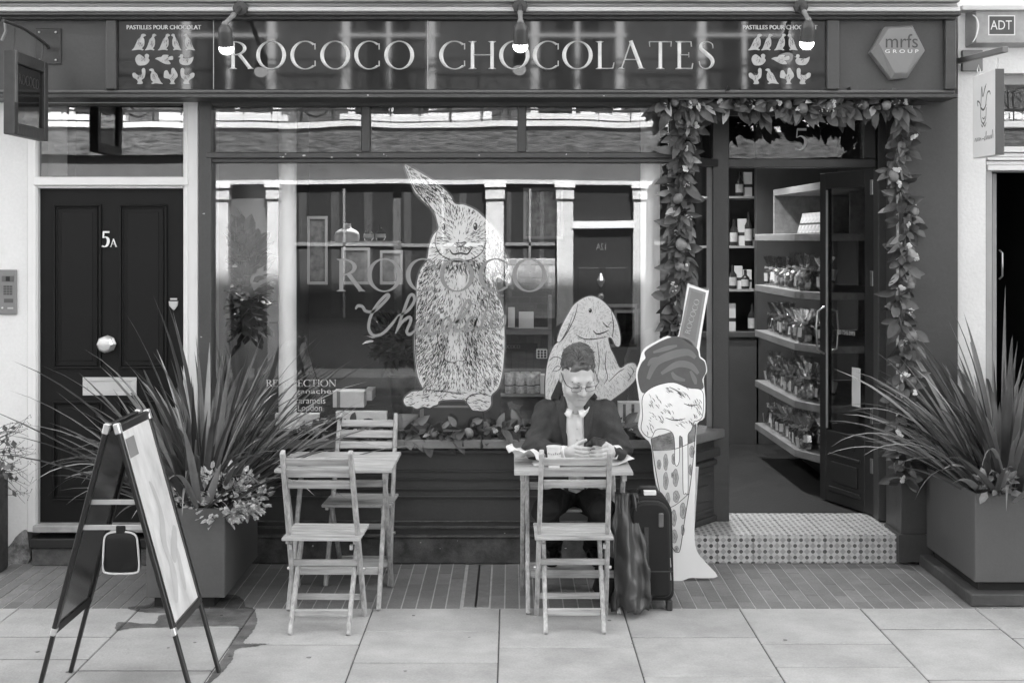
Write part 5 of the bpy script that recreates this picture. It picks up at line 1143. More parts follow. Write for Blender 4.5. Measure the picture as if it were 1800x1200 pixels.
for r_, z_ in prof:
    for j in range(n_): a = 2 * math.pi * j / n_; q = r_ * (1 + (.22 if j % 2 else -.12) * (1 if z_ > .1 else .35)); cel.v.append((q * math.cos(a), q * math.sin(a) * (.8 if z_ < .12 else .35), z_ + (.02 * ((j * 7) % 3) / 3 if z_ > .18 else 0)))
cel.f = [(i * n_ + j, i * n_ + (j + 1) % n_, (i + 1) * n_ + (j + 1) % n_, (i + 1) * n_ + j) for i in range(len(prof) - 1) for j in range(n_)]
cel_me = cel.mesh('cellophane', CEL, recalc=False)
rib_me = MB().lathe([(.018, .112), (.021, .118), (.018, .124)], (0, 0, 0), 12).add([(0, -.02, .118), (-.03, -.035, .13), (-.034, -.035, .112), (.03, -.035, .13), (.034, -.035, .112)], [(0, 1, 2), (0, 3, 4)]).mesh('ribbon', mat('ribbon_pale', .4, .4))
tag_me = MB().box(-.014, .014, -.062, -.06, .03, .085).mesh('tag', TAGM)
ordn = ['lowest', 'second', 'third', 'fourth']
nth = ['first', 'second', 'third', 'fourth', 'fifth', 'sixth', 'seventh', 'eighth', 'ninth', 'tenth', 'eleventh', 'twelfth', 'thirteenth']
for i, z_ in enumerate(shz[:4]):
    for j in range(13):
        y = 1.22 + j * .105
        for row in range(1 + (j % 2)):
            x_ = 1.965 + row * .13 + rnd(-.012, .012) + (.1 if y < 1.3 else 0); r = thing('gift_bag', (x_, y + rnd(-.02, .02), z_ + .001), f'cellophane gift bag, {nth[j]} from the door in the {("front", "back")[row]} row of the {ordn[i]} shelf', 'gift bag', f'gift bags on the {ordn[i]} shelf')
            s_ = rnd(.9, 1.15); r.scale = (s_, s_, s_ * rnd(.95, 1.15)); r.rotation_euler = (0, 0, R(-60) + rnd(-.5, .5))
            inst('sweets', bagb_me, r); inst('cellophane', cel_me, r); inst('ribbon', rib_me, r)
            if random.random() < .7: inst('tag', tag_me, r, (0, 0, 0), (rnd(-.2, .2), 0, rnd(-.4, .4)))
bar_me = MB().box(-.035, .035, -.01, .01, 0, .15).mesh('wrapper', mat('wrapper_grey', .3, .6, .3, .5, 30)); bb_me = MB().box(-.0355, .0355, -.0105, .0105, .06, .075).mesh('band', INK)
for zi, z_ in ((0, 1.87), (1, .43), (2, .756), (3, 1.487)):
    for j in range(7 if zi == 0 else 2):
        y = (1.45 + j * .11) if zi == 0 else 1.14 + j * .07
        r = thing('chocolate_bar', ((2.10 if zi == 0 else 2.06), y, z_ + .004), f'wrapped chocolate bar, {nth[j]} from the door on the {("top", "lowest", "second", "fourth")[zi]} shelf', 'chocolate bar', ('bars on the top shelf', 'bars on the lowest shelf', 'bars on the second shelf', 'bars on the fourth shelf')[zi]); r.rotation_euler = (R(-18), 0, R(-70)); inst('wrapper', bar_me, r); inst('band', bb_me, r)
# alcove shelving beyond
al = thing('alcove_shelves', (1.6, 3.6, .16), 'dark alcove shelves with bottles deep inside the doorway', 'shelving')
MB().box(X(1330, 3.3), 2.66, 3.3, 3.4, .16, 2.92).build('partition', mat('partition', .075, .6, .3, .2, 3), al); MB().box(1.5, X(1333, 3.3), 3.3, 3.4, .16, Z(592, 3.3)).build('dado', mat('partition', .075), al)
MB().box(1.5, X(1336, 3.2), 3.28, 3.45, Z(592, 3.3), Z(584, 3.3)).build('dado_rail', mat('partition', .075), al)
for y in (345, 432, 508): MB().box(1.5, X(1330, 3.5), 3.42, 3.9, Z(y + 4, 3.45), Z(y, 3.45)).build('shelf', mat('shelf_edge', .3, .5), al)
for k_, (px, py, h) in enumerate(((1290, 432, .22), (1305, 432, .28), (1316, 432, .28), (1325, 432, .18), (1300, 345, .2), (1315, 345, .25), (1288, 508, .2), (1298, 508, .24), (1310, 508, .16), (1286, 584, .3), (1322, 584, .24), (1314, 508, .2))):
    p = P(px, py, 3.48); t_ = thing('bottle', p, ('dark bottle', 'pale carton')[k_ % 2] + f', {nth[k_ // 2]} of its kind on the alcove shelves inside the doorway', 'bottle' if k_ % 2 == 0 else 'carton', 'goods on the alcove shelves')
    if k_ % 2 == 0: MB().lathe([(.03, 0), (.034, .01), (.034, h * .6), (.012, h * .75), (.012, h), (.0, h)], p, 12).build('bottle_glass', mat('bottle_dark', .03, .1), t_, smooth=60); MB().lathe([(.0345, h * .15), (.0345, h * .5)], p, 12).build('label', LITE, t_, smooth=60)
    else: MB().box(p.x - .035, p.x + .035, p.y, p.y + .05, p.z, p.z + h * .8).build('carton', CARD, t_, bevel=.002); MB().box(p.x - .036, p.x + .036, p.y - .001, p.y + .051, p.z + h * .3, p.z + h * .4).build('band', INK, t_)
# ceiling lights: three lit above the bust, unseen doorway pair added for the shelves
LIT = emit('lit_lamp', .8, 30)
for i, (x_, y) in enumerate(((-1.0, 1.9), (-.86, 2.1), (-.7, 2.3), (1.45, 1.9), (1.35, 2.8))):
    r = thing('ceiling_light', (x_, y, 2.9), ('left lit ceiling downlight of the three above the bust', 'middle lit ceiling downlight of the three above the bust', 'right lit ceiling downlight of the three above the bust', 'unseen ceiling downlight added just inside the doorway', 'unseen ceiling downlight added deeper inside the doorway')[i], 'ceiling light', 'shop downlights')
    MB().lathe([(.045, 2.919), (.045, 2.905), (.036, 2.902)], (x_, y, 0), 18).build('bezel', WHITEG, r); MB().lathe([(.034, 2.9015), (.034, 2.9005)], (x_, y, 0), 18).build('lens', LIT, r)
    ld = bpy.data.lights.new('downlight', 'SPOT'); ld.energy = 9 if i < 3 else 11; ld.spot_size = R(115); ld.spot_blend = .7; ld.shadow_soft_size = .04; lo = bpy.data.objects.new('downlight', ld); COL.objects.link(lo); lo.parent = r; lo.location = (0, 0, -.02)
# ------------------------------------------------------------------ fascia lamps
BULB = emit('lit_bulb', .8, .5)
def fascia_lamp(px, py, lpx, lpy, label):
    bx = X(px, -.3); by = -.30; bz = Z(py, -.30); d = bx * F / (lpx - 900) if abs(lpx - 900) > 30 else 6.69
    ly = d - CD; lz = Z(lpy, ly)
    r = thing('fascia_lamp', (bx, by, bz), label, 'lamp', 'swan neck lamps over the fascia')
    IRON = mat('lamp_iron', .035, .5, .5, .3, 20, .2, 60); PALE = mat('lamp_arm', .2, .5, .5, .3, 20)
    MB().lathe([(.03, .0), (.042, -.012), (.042, -.03), (.02, -.036)], (bx, by, bz), 8, 'y').build('base_plate', IRON, r, bevel=.003)
    e = Vector((bx, ly, lz + .05)); s_ = Vector((bx, by - .03, bz))
    MB().tube([s_, s_.lerp(e, .45)], .011, 10).build('arm', IRON, r, smooth=60); MB().tube([s_.lerp(e, .45), e], .0125, 10).build('arm', PALE, r, smooth=60)
    MB().ball(s_.lerp(e, .45), .016).build('joint', PALE, r, smooth=60); MB().ball(e, .017).build('joint', PALE, r, smooth=60)
    ax = Vector((0, .35, -1)).normalized(); c = e + Vector((0, .0, -.01))
    MB().tube([c - ax * .005, c + ax * .015, c + ax * .03, c + ax * .105], [.02, .034, .036, .037], 18).build('lamp_holder', mat('lamp_body', .06, .35, .5, .2, 20), r, smooth=40)
    bc = c + ax * .115; MB().ball(bc, (.039, .039, .034), 16, 10).build('bulb', BULB, r, smooth=60)
fascia_lamp(424, 17, 395, 60, 'swan neck lamp with lit globe over the start of the fascia lettering')
fascia_lamp(914, 13, 909, 56, 'swan neck lamp with lit globe in the middle of the fascia')
fascia_lamp(1406, 13, 1421, 52, 'swan neck lamp with lit globe over the right bird panel')
# ------------------------------------------------------------------ hanging sign on the left
hs = thing('hanging_sign', (-2.50, -.4, 2.3), 'dark framed hanging sign on an iron bracket at upper left', 'sign')
HM = mat('hang_frame', .045, .5, .4, .3, 12, .2, 50)
y0, y1, z0, z1 = 6.52 - CD, 7.0 - CD, 2.355, 2.775; xs = -2.50
for a, b, c, d in ((y0, y0 + .055, z0, z1), (y1 - .055, y1, z0, z1), (y0 + .056, y1 - .056, z0, z0 + .06), (y0 + .056, y1 - .056, z1 - .06, z1)): MB().box(xs - .035, xs + .02, a, b, c, d).build('frame', HM, hs, bevel=.004)
sg = MB().box(xs - .01, xs + .004, y0 + .05, y1 - .05, z0 + .05, z1 - .05).build('face', mat('hang_glass', .015, .05, .5, .1, 3), hs)
letters(MB(), 'ROCOCO', lambda a, b, h: (xs + .0045 + h, a, b), y0 + .1, y1 - .1, 2.62, 2.67, .1, lift=.0005).build('lettering', mat('dim_gilt', .09, .5), sg, recalc=False)
MB().box(xs + .0205, xs + .026, y0 + .004, y0 + .03, z0 + .16, z1 - .0).build('hinge_strap', mat('strap', .12, .5, .5, .3, 20), hs)
pz = Z(80, FY); plx = X(85, FY)
MB().pbox(62, 50, 107, 113, FY - .012, .012).build('wall_plate', HM, hs, bevel=.003)
for px, py in ((69, 57), (98, 57), (98, 106), (69, 106)): MB().ball(P(px, py, FY - .014), .007, 8, 6).build('bolt', STEEL, hs, smooth=60)
MB().tube(catmull([P(84, 84, FY - .01), (-2.46, -.5, 2.86), (-2.48, -.75, 2.90), (-2.49, -1.0, 2.90)], 5), .009, 8).build('bracket', DARKM, hs, smooth=60)
for y in (y0 + .03, y1 - .05): MB().tube([(xs, y, z1 - .005), (xs + .005, y + .01, z1 + .05), (xs + .01, y, 2.89)], .006, 6).build('hook', DARKM, hs, smooth=60)
MB().tube([P(8, 36, -.85), P(10, 55, -.85), P(3, 72, -.85)], .008, 6).build('finial', mat('lamp_arm', .2), hs, smooth=60)
# ------------------------------------------------------------------ alarm boxes
al1 = thing('alarm_box', P(1575, 97, FY), 'six sided grey alarm box with mrfs lettering on the fascia', 'alarm box')
ap = on_plane(FY - .001)
hexo = [(1550, -50), (1599, -48), (1621, -92), (1590, -140), (1562, -142), (1526, -94)]; hexi = [(1556, -54), (1596, -52), (1611, -78), (1588, -131), (1566, -132), (1538, -80)]
mb = MB(); n_ = 6
cx2, cy2 = 1574, -94
vs_ = [ap(a, b, 0) for a, b in hexo] + [ap(a, b, .05) for a, b in hexo] + [ap(a, b, .075) for a, b in hexi]
mb.add(vs_, [(i, (i + 1) % 6, 6 + (i + 1) % 6, 6 + i) for i in range(6)] + [(6 + i, 6 + (i + 1) % 6, 12 + (i + 1) % 6, 12 + i) for i in range(6)] + [(12, 13, 14, 15, 16, 17)])
mb.build('cover', mat('alarm_cover', .20, .4, .5, .05, 6), al1, bevel=.005, seg=2)
t1 = MB(); ptext(t1, 'mrfs', ap, 1550, 1606, -88, -64, .0765); t1.build('lettering', mat('alarm_text', .06, .5), al1, recalc=False)
t1 = MB(); ptext(t1, 'G R O U P', ap, 1549, 1607, -97, -91, .0765); t1.build('lettering', mat('white_print', .7), al1, recalc=False)
al2 = thing('alarm_box', P(1748, 50, 0), 'pale rectangular alarm box marked ADT on the right neighbour wall', 'alarm box')
mb = MB(); A0 = (1697, 1830, 18, 84); fn = on_plane(.015)
o4 = [(1697, -18), (1830, -18), (1830, -84), (1697, -84)]; i4 = [(1708, -19), (1820, -19), (1820, -79), (1708, -79)]
mb.add([fn(a, b, 0) for a, b in o4] + [fn(a, b, .07) for a, b in i4], [(0, 1, 5, 4), (1, 2, 6, 5), (2, 3, 7, 6), (3, 0, 4, 7), (4, 5, 6, 7)]); mb.build('cover', mat('alarm_pale', .34, .35, .5, .25, 9, .1, 12), al2, bevel=.004, seg=2)
MB().prism([(1729, -31), (1776, -31), (1776, -66), (1729, -66)], fn, .0705, .0712).build('badge_edge', PAPER, al2); bd = MB().prism([(1731, -33), (1774, -33), (1774, -64), (1731, -64)], fn, .0714, .072).build('badge', mat('badge_blue', .085, .5), al2)
ptext(MB(), 'ADT', fn, 1733, 1770, -56, -40, .0725).build('lettering', PAPER, bd, recalc=False)
sw = MB(); strokes(sw, [ribbon([(1702, -30, 1.5), (1709, -36, 2.5), (1712, -50, 3), (1708, -68, 2.5), (1702, -78, 1.2)], 6)], fn, .0705); sw.build('swoosh', PAPER, al2, recalc=False)
# ------------------------------------------------------------------ hanging sign on the right
h2 = thing('hanging_sign', (2.52, -.3, 2.2), 'white hanging board with crown drawing on a bracket at upper right', 'sign')
x2 = 2.50; ya, yb, za, zb2 = 6.77 - CD, 7.10 - CD, 2.268, 2.712
bd2 = MB().box(x2, x2 + .045, ya, yb, za, zb2).build('board', mat('board_white', .85, .5, .3, .05, 5), h2, bevel=.003)
MB().box(x2 + .0, x2 + .045, ya - .004, ya - .0005, za, zb2).build('edge', mat('board_edge', .1, .5), h2)
fb = lambda a, b, h: (x2 - .0006 - h, yb - a * (yb - ya), za + b * (zb2 - za))
ln = MB()
for pts, w_ in (([(.25, .62), (.22, .68), (.32, .66), (.38, .6)], .02), ([(.38, .6), (.42, .84), (.47, .72), (.58, .84)], .02), ([(.47, .72), (.56, .8), (.62, .86)], .015), ([(.6, .62), (.66, .74), (.76, .76), (.8, .72)], .02), ([(.36, .6), (.5, .56), (.62, .62)], .025), ([(.38, .58), (.37, .5), (.42, .42), (.52, .4), (.6, .46), (.62, .58)], .018), ([(.45, .47), (.52, .45), (.57, .48)], .015), ([(.4, .39), (.45, .36), (.5, .39), (.56, .36), (.62, .4)], .015),
                ([(.1, .2), (.14, .24), (.17, .2), (.21, .24), (.25, .2), (.3, .24), (.33, .2), (.37, .23), (.4, .2)], .012), ([(.45, .215), (.5, .215)], .012), ([(.56, .24), (.53, .21), (.57, .2), (.62, .3), (.63, .2), (.67, .24), (.7, .2), (.74, .24), (.78, .2), (.83, .24), (.86, .2), (.9, .3), (.92, .2)], .012)):
    strokes(ln, [ribbon([(a, b, w_) for a, b in pts], 5)], fb, .0003)
ln.build('drawing_print', mat('line_grey', .13, .6), bd2, recalc=False)
MB().pbox(1692, 88, 1728, 125, -.01, .028).build('wall_plate', mat('bracket_grey', .2, .5), h2, bevel=.003)
MB().bar((2.52, .0, Z(108, 0)), (2.52, -.72, 2.80), .03, .03, (1, 0, 0)).build('bracket', mat('bracket_grey', .2, .5), h2, bevel=.003)
for y in (ya + .02, yb - .03): 
    MB().tube([(2.522, y, zb2), (2.53, y, zb2 + .03), (2.522, y, zb2 + .06), (2.514, y, zb2 + .03), (2.522, y, zb2)], .003, 6).build('link', STEEL, h2, smooth=60)
# ------------------------------------------------------------------ ice-cream standee
ice = thing('ice_cream_standee', (X(1190, -.35), -.33, 0), 'tall flat ice cream cone cutout with dark and white scoops beside doorway', 'cutout figure')
S = zp(1070, 480, 2.143); IY = -.36
def lean(a, b, h):     # board leans back a little: foot at -.39
    z_ = Z(-b, IY); return (X(a, IY), IY + (.05 * (z_ / 1.2) - .02) - h, z_)
WB = mat('standee_white', .86, .55, .3, .03, 5); DKS = mat('print_dark_grey', .105, .55, .3, .12, 14); MDS = mat('print_mid_grey', .2, .55); 
board = catmull(S([(301, 50), (303, 45), (306, 45), (376, 67), (380, 70), (380, 74), (345, 290), (366, 330), (374, 370), (360, 400), (366, 470), (362, 545), (336, 566), (330, 640), (326, 800), (322, 960), (330, 1040), (366, 1088), (408, 1138), (345, 1144), (300, 1144), (243, 1162), (240, 1080), (228, 1000), (200, 890), (172, 760), (160, 650), (130, 615), (112, 580), (120, 520), (115, 470), (110, 430), (104, 380), (118, 335), (132, 290), (175, 262), (225, 238), (266, 236)]), 3, True)
MB().prism(board, lean, -.006, 0).build('board', WB, ice)
MB().prism(S([(308, 54), (371, 74), (334, 285), (268, 240)]), lean, .0004, .0012).build('bar_print', mat('bar_grey', .24, .5), ice)
MB().prism(S([(315, 66), (360, 80), (328, 262), (280, 232)]), lean, .0014, .002).build('bar_inner', mat('bar_grey_dark', .19, .5), ice)
ex = Vector((S([(0, 0)])[0])).to_2d() if False else None
pa, pb2 = S([(286, 245)])[0], S([(334, 88)])[0]; dx_, dy_ = pb2[0] - pa[0], pb2[1] - pa[1]; L_ = math.hypot(dx_, dy_)
letters(MB(), 'ROCOCO', lambda a, b, h: lean(pa[0] + a * dx_ / L_ - (b - 3) * dy_ / L_ + 4, pa[1] + a * dy_ / L_ + (b - 3) * dx_ / L_, h), L_ * .1, L_ * .92, -1, 8, .12, lift=.0024).build('lettering', mat('bar_text', .4, .5), ice, recalc=False)
scoop = catmull(S([(122, 440), (112, 385), (126, 342), (142, 322), (140, 297), (182, 268), (230, 247), (265, 242), (308, 256), (336, 290), (344, 320), (363, 337), (368, 372), (354, 402), (356, 436), (300, 440), (245, 420), (180, 436), (140, 452)]), 4, True)
MB().prism(scoop, lean, .0004, .0012).build('chocolate_scoop_print', DKS, ice)
sw = MB()
for pts, w_ in (([(150, 400), (180, 340), (240, 310), (300, 300), (330, 320)], 14), ([(200, 380), (260, 345), (310, 350), (340, 380)], 12), ([(170, 300), (220, 285), (260, 275)], 8), ([(240, 375), (255, 395), (290, 405)], 9), ([(310, 370), (325, 400), (330, 420)], 8), ([(150, 350), (165, 330), (190, 320)], 8)): strokes(sw, [line(pts, w_ , S)], lean, .0016)
sw.build('swirl_print', mat('swirl_grey', .17, .55), ice, recalc=False)
cone = S([(160, 625), (330, 570), (322, 640), (300, 830), (272, 1020), (262, 1045), (245, 1040), (230, 1000), (205, 885), (180, 760)])
MB().prism(cone, lean, .0002, .0007).build('cone_print', mat('cone_white', .74, .55), ice)
wf = S([(160, 622), (332, 568), (326, 632), (250, 662), (168, 668)]); MB().prism(wf, lean, .0008, .0013).build('wafer_print', mat('wafer_grey', .22, .55, .3, .5, 30), ice)
cream = catmull(S([(128, 480), (142, 450), (182, 426), (245, 414), (300, 434), (350, 442), (358, 480), (353, 540), (334, 556), (322, 560), (312, 590), (300, 606), (298, 640), (298, 815), (290, 826), (281, 815), (280, 640), (274, 616), (266, 620), (266, 700), (258, 724), (250, 712), (250, 640), (240, 600), (205, 586), (176, 592), (162, 618), (140, 610), (124, 585), (130, 540)]), 4, True)
MB().prism(cream, lean, .0015, .0022).build('cream_print', mat('cream_white', .88, .5), ice)
MB().prism(grow(cream, 1.0), lean, .0010, .0014).build('cream_outline', INK, ice); MB().prism(grow(scoop, .8), lean, .0001, .0003).build('scoop_outline', mat('swirl_grey', .17), ice)
il = MB()
rows = [ribbon([(a, b, 1.2) for a, b in S([(160, 625), (180, 760), (205, 885), (230, 1000), (245, 1040), (256, 1047), (268, 1035), (285, 930), (312, 760), (330, 575)])], 5), ribbon([(a, b, 1.0) for a, b in S([(168, 668), (250, 662), (326, 632)])], 5), ribbon([(a, b, 1.0) for a, b in S([(205, 888), (250, 872), (300, 830)])], 5)]
random.seed(3)
for (a, b, c, d, n_, sl) in ((150, 455, 190, 500, 13, -60), (195, 490, 240, 545, 16, -50), (300, 470, 345, 500, 14, -65), (255, 430, 300, 470, 12, -40), (150, 520, 200, 560, 13, -45), (300, 540, 345, 570, 9, -60), (240, 545, 290, 575, 10, -30), (140, 560, 165, 600, 8, -70), (210, 430, 240, 450, 8, -30), (320, 500, 350, 540, 9, -75)):
    for i in range(n_):
        x_, y_ = rnd(a, c), rnd(b, d); l = rnd(9, 22); an = R(sl + rnd(-14, 14)); rows.append(line([(x_, y_), (x_ + l * .5 * math.cos(an) + 2, y_ - l * .5 * math.sin(an)), (x_ + l * math.cos(an), y_ - l * math.sin(an))], rnd(.5, 1.1), S))
for pts in ([(215, 545), (250, 555), (290, 548)], [(230, 430), (260, 445), (290, 470)], [(285, 492), (310, 500), (340, 496)]): rows.append(line(pts, 1.6, S))
for i in range(24):
    x_ = rnd(170, 310); y_ = rnd(612, 655)
    if 240 < x_ < 305 and y_ < 660: continue
    rows.append(line([(x_, y_), (x_ + rnd(8, 22), y_ + rnd(-8, 8))], .9, S))
strokes(il, rows, lean, .0028); il.build('line_print', INK, ice, recalc=False)
ch = MB(); chl = []
conep = [(a, b) for a, b in cone]
for (zx, zy, w_, h_) in ((215, 712, 16, 62), (245, 700, 14, 40), (314, 672, 18, 44), (215, 782, 18, 66), (252, 770, 20, 66), (190, 720, 14, 36), (222, 850, 16, 50), (254, 840, 24, 44), (308, 740, 12, 40), (245, 920, 18, 62), (279, 893, 22, 60), (246, 988, 22, 50), (278, 965, 12, 40), (254, 1034, 14, 20), (240, 760, 8, 20)):
    pts = [(zx + w_ / 2 * math.cos(t) * (1 + .12 * math.cos(5 * t)), zy + h_ / 2 * math.sin(t)) for t in np.linspace(0, 2 * math.pi, 25)[:-1]]
    MB().prism(S(pts), lean, .0009, .0013).build('chocolate_print', mat('choc_print', .42, .55, .3, .3, 60), ice); pp = [(a, b, .7) for a, b in S(pts + pts[:1])]; chl.append(ribbon(pp, 1)); chl.append(line([(zx - w_ * .2, zy - h_ * .3), (zx + w_ * .15, zy), (zx - w_ * .1, zy + h_ * .3)], .9, S)); chl.append(line([(zx + w_ * .2, zy - h_ * .25), (zx - w_ * .1, zy + .05 * h_), (zx + w_ * .2, zy + h_ * .25)], .7, S))
strokes(MB(), chl, lean, .0014).build('chocolate_lines', INKG, ice, recalc=False)
MB().box(X(1178, -.2), X(1212, -.2), -.3, -.02, 0, .01).build('base_foot', WB, ice); MB().bar((X(1195, -.3), -.06, .01), (X(1195, -.3), -.315, .6), .2, .005, (1, 0, 0)).build('back_strut', WB, ice)
# ------------------------------------------------------------------ the man at the table (signed-distance modelling, meshed with surface nets)
def cap(a, b, ra, rb):
    a = np.array(a, float); b = np.array(b, float); ab = b - a; l2 = ab.dot(ab)
    def f(p):
        t = np.clip(((p - a) @ ab) / l2, 0, 1); return np.linalg.norm(p - (a + t[:, None] * ab), axis=1) - (ra + (rb - ra) * t)
    return f
def ell(c, r):
    c = np.array(c, float); r = np.array(r, float)
    def f(p):
        q = (p - c) / r; k0 = np.linalg.norm(q, axis=1); k1 = np.linalg.norm(q / r, axis=1); return k0 * (k0 - 1) / np.maximum(k1, 1e-9)
    return f
def smin(a, b, k): h = np.clip(.5 + .5 * (b - a) / k, 0, 1); return b * (1 - h) + a * h - k * h * (1 - h)
def union(fs, k):
    def f(p):
        d = fs[0](p)
        for g in fs[1:]: d = smin(d, g(p), k)
        return d
    return f
def cut(f, g, k):
    return lambda p: -smin(-f(p), g(p), k)
def nets(f, lo, hi, res, tf=None):
    """surface nets: returns MB; tf maps (N,3) points to world"""
    lo = np.array(lo, float); n = np.ceil((np.array(hi) - lo) / res).astype(int) + 1
    g = np.stack(np.meshgrid(*[lo[i] + res * np.arange(n[i]) for i in range(3)], indexing='ij'), -1).reshape(-1, 3)
    v = np.concatenate([f(c) for c in np.array_split(g, max(1, len(g) // 400000))]).reshape(n)
    ins = v < 0; c8 = [(i, j, k) for i in (0, 1) for j in (0, 1) for k in (0, 1)]; m = n - 1
    sl = lambda arr, o: arr[o[0]:o[0] + m[0], o[1]:o[1] + m[1], o[2]:o[2] + m[2]]
    cnt = sum(sl(ins, o).astype(int) for o in c8); act = (cnt > 0) & (cnt < 8); idx = -np.ones(m, int); ii = np.argwhere(act); idx[act] = np.arange(len(ii))
    pos = np.zeros((len(ii), 3)); w_ = np.zeros(len(ii))
    for a in range(8):
        for b in range(a + 1, 8):
            if sum(abs(x - y) for x, y in zip(c8[a], c8[b])) != 1: continue
            oa, ob_ = np.array(c8[a]), np.array(c8[b]); va = v[tuple((ii + oa).T)]; vb = v[tuple((ii + ob_).T)]; cr = (va < 0) != (vb < 0); t = np.where(cr, va / np.where(cr, va - vb, 1), 0)
            pos += np.where(cr[:, None], oa + t[:, None] * (ob_ - oa), 0); w_ += cr
    pts = lo + (ii + pos / w_[:, None]) * res
    if tf is not None: pts = tf(pts)
    faces = []
    for ax in range(3):
        b_, c_ = (ax + 1) % 3, (ax + 2) % 3; s0 = [slice(1, m[0]), slice(1, m[1]), slice(1, m[2])]; s0[ax] = slice(0, m[ax]); s1 = list(s0); s1[ax] = slice(1, m[ax] + 1)
        A_, B_ = ins[tuple(s0)], ins[tuple(s1)]; e = np.argwhere(A_ != B_); st_ = np.array([s.start for s in s0]); flip = A_[tuple(e.T)]; e = e + st_
        ub = np.zeros(3, int); ub[b_] = 1; uc = np.zeros(3, int); uc[c_] = 1
        q = np.stack([idx[tuple((e - o).T)] for o in (0 * ub, ub, ub + uc, uc)], 1)
        q = np.where(flip[:, None], q, q[:, ::-1]); faces.append(q)
    fq = np.concatenate(faces); fq = fq[(fq >= 0).all(1)]
    mb = MB(); mb.v = [tuple(p) for p in pts]; mb.f = [tuple(int(i) for i in q) for q in fq]; return mb
def merge(*ms):
    o = MB()
    for m in ms: o.add(m.v, m.f)
    return o
SKIN = mat('skin', .50, .5, .4, .12, 18, .12, 160); SKIN.node_tree.nodes['Principled BSDF'].inputs['Subsurface Weight'].default_value = .12; SKIN.node_tree.nodes['Principled BSDF'].inputs['Subsurface Radius'].default_value = (.006, .006, .006)
JACK = mat('jacket_wool', .052, .85, .2, .25, 14, .9, 13, fine=.18); SHIRT = mat('shirt_cotton', .8, .8, .2, .06, 10, .3, 22); TROU = mat('trouser_wool', .016, .85, .2, .2, 14, .8, 14); HAIR = mat('hair_brown', .11, .55, .4, .4, 40); SHOE = mat('shoe_black', .01, .2, .5, .2, 10)
px_ = .328
# head frame
HC = Vector((X(1016, -.745), -.745, Z(661, -.745))); HM_ = Matrix.Rotation(R(13), 3, 'Z') @ Matrix.Rotation(R(30), 3, 'X') @ Matrix.Rotation(R(-3), 3, 'Y'); HMn = np.array(HM_)
HSC = 1.06
def h2w(p): return HSC * np.asarray(p) @ HMn.T + np.array(HC)
def hv(x, y, z): return HC + HM_ @ Vector((x, y, z)) * HSC
hs_ = [ell((0, .015, .045), (.077, .098, .082)), ell((0, -.028, -.02), (.068, .068, .097)), ell((0, -.033, -.075), (.060, .058, .048)), ell((0, -.078, -.103), (.024, .02, .02)), ell((.04, -.064, -.035), (.03, .03, .032)), ell((-.04, -.064, -.035), (.03, .03, .032)), cap((-.036, -.083, .030), (.036, -.083, .030), .013, .013)]
head_f = union(hs_, .022)
for s_ in (-1, 1): head_f = cut(head_f, ell((s_ * .032, -.104, .008), (.018, .017, .0115)), .012)
nose = union([cap((0, -.092, .020), (0, -.117, -.020), .0085, .0135), ell((.0135, -.106, -.026), (.0095, .011, .0085)), ell((-.0135, -.106, -.026), (.0095, .011, .0085))], .008)
lips = union([cap((-.021, -.089, -.0535), (0, -.0985, -.0505), .005, .0065), cap((.021, -.089, -.0535), (0, -.0985, -.0505), .005, .0065), cap((-.016, -.0905, -.0655), (.016, -.0905, -.0655), .0065, .0065)], .004)
lids = union([ell((.031, -.081, .0085), (.0155, .0125, .0118)), ell((-.031, -.081, .0085), (.0155, .0125, .0118))], .004)
ears = lambda s_: cut(ell((s_ * .079, .010, -.004), (.0105, .020, .033)), ell((s_ * .088, .006, .0), (.006, .011, .02)), .006)
full_head = lambda p: smin(smin(smin(smin(smin(head_f(p), nose(p), .010), lips(p), .006), lids(p), .004), ears(1)(p), .008), ears(-1)(p), .008)
full_head2 = cut(full_head, cap((-.024, -.0955, -.0585), (.024, -.0955, -.0585), .0016, .0016), .004)
HEAD = nets(full_head2, (-.1, -.145, -.14), (.1, .13, .14), .0030, h2w)
# neck and hands
nb = Vector((px_ - .004, -.605, .93)); nt_p = hv(0, .035, -.07)
NECK = nets(union([cap(nb, nt_p, .062, .056), cap(hv(0, -.02, -.085), nb + Vector((0, -.035, .0)), .042, .045)], .025), (px_ - .12, -.85, .85), (px_ + .12, -.48, 1.15), .006)
def hand(wr, kn, fingers, thumb, palm_r):
    fs = [cap(wr, (np.array(wr) * .4 + np.array(kn) * .6), .025, .030), ell(kn, palm_r)]
    for pts in fingers:
        for i in range(len(pts) - 1): fs.append(cap(pts[i], pts[i + 1], (.0105, .0095, .0088)[i], (.0095, .0088, .0072)[i]))
    for i in range(len(thumb) - 1): fs.append(cap(thumb[i], thumb[i + 1], (.0135, .0105)[i], (.0105, .0085)[i]))
    return union(fs, .0045)
W1 = (.262, -.855, .765); W2 = (.515, -.855, .765)
f1 = [[(.318, -.880, z_), (.350, -.905 - o_, z_ - .002), (.376, -.909 - o_, z_ - .001), (.398 + e_, -.903 - o_, z_)] for z_, o_, e_ in ((.796, .0, .006), (.777, .004, .012), (.759, .003, .006), (.743, -.002, -.006))]
f2 = [[(.470, -.882, z_), (.442, -.914 - o_, z_ - .002), (.415, -.921 - o_, z_ - .002), (.392 - e_, -.915 - o_, z_ - .002)] for z_, o_, e_ in ((.806, .0, -.012), (.786, .006, -.004), (.767, .007, .004), (.750, .002, -.004))]
HAND1 = nets(hand(W1, (.305, -.868, .768), f1, [(.300, -.855, .788), (.338, -.850, .812), (.368, -.858, .828)], (.032, .022, .038)), (.23, -.95, .70), (.43, -.80, .86), .0025)
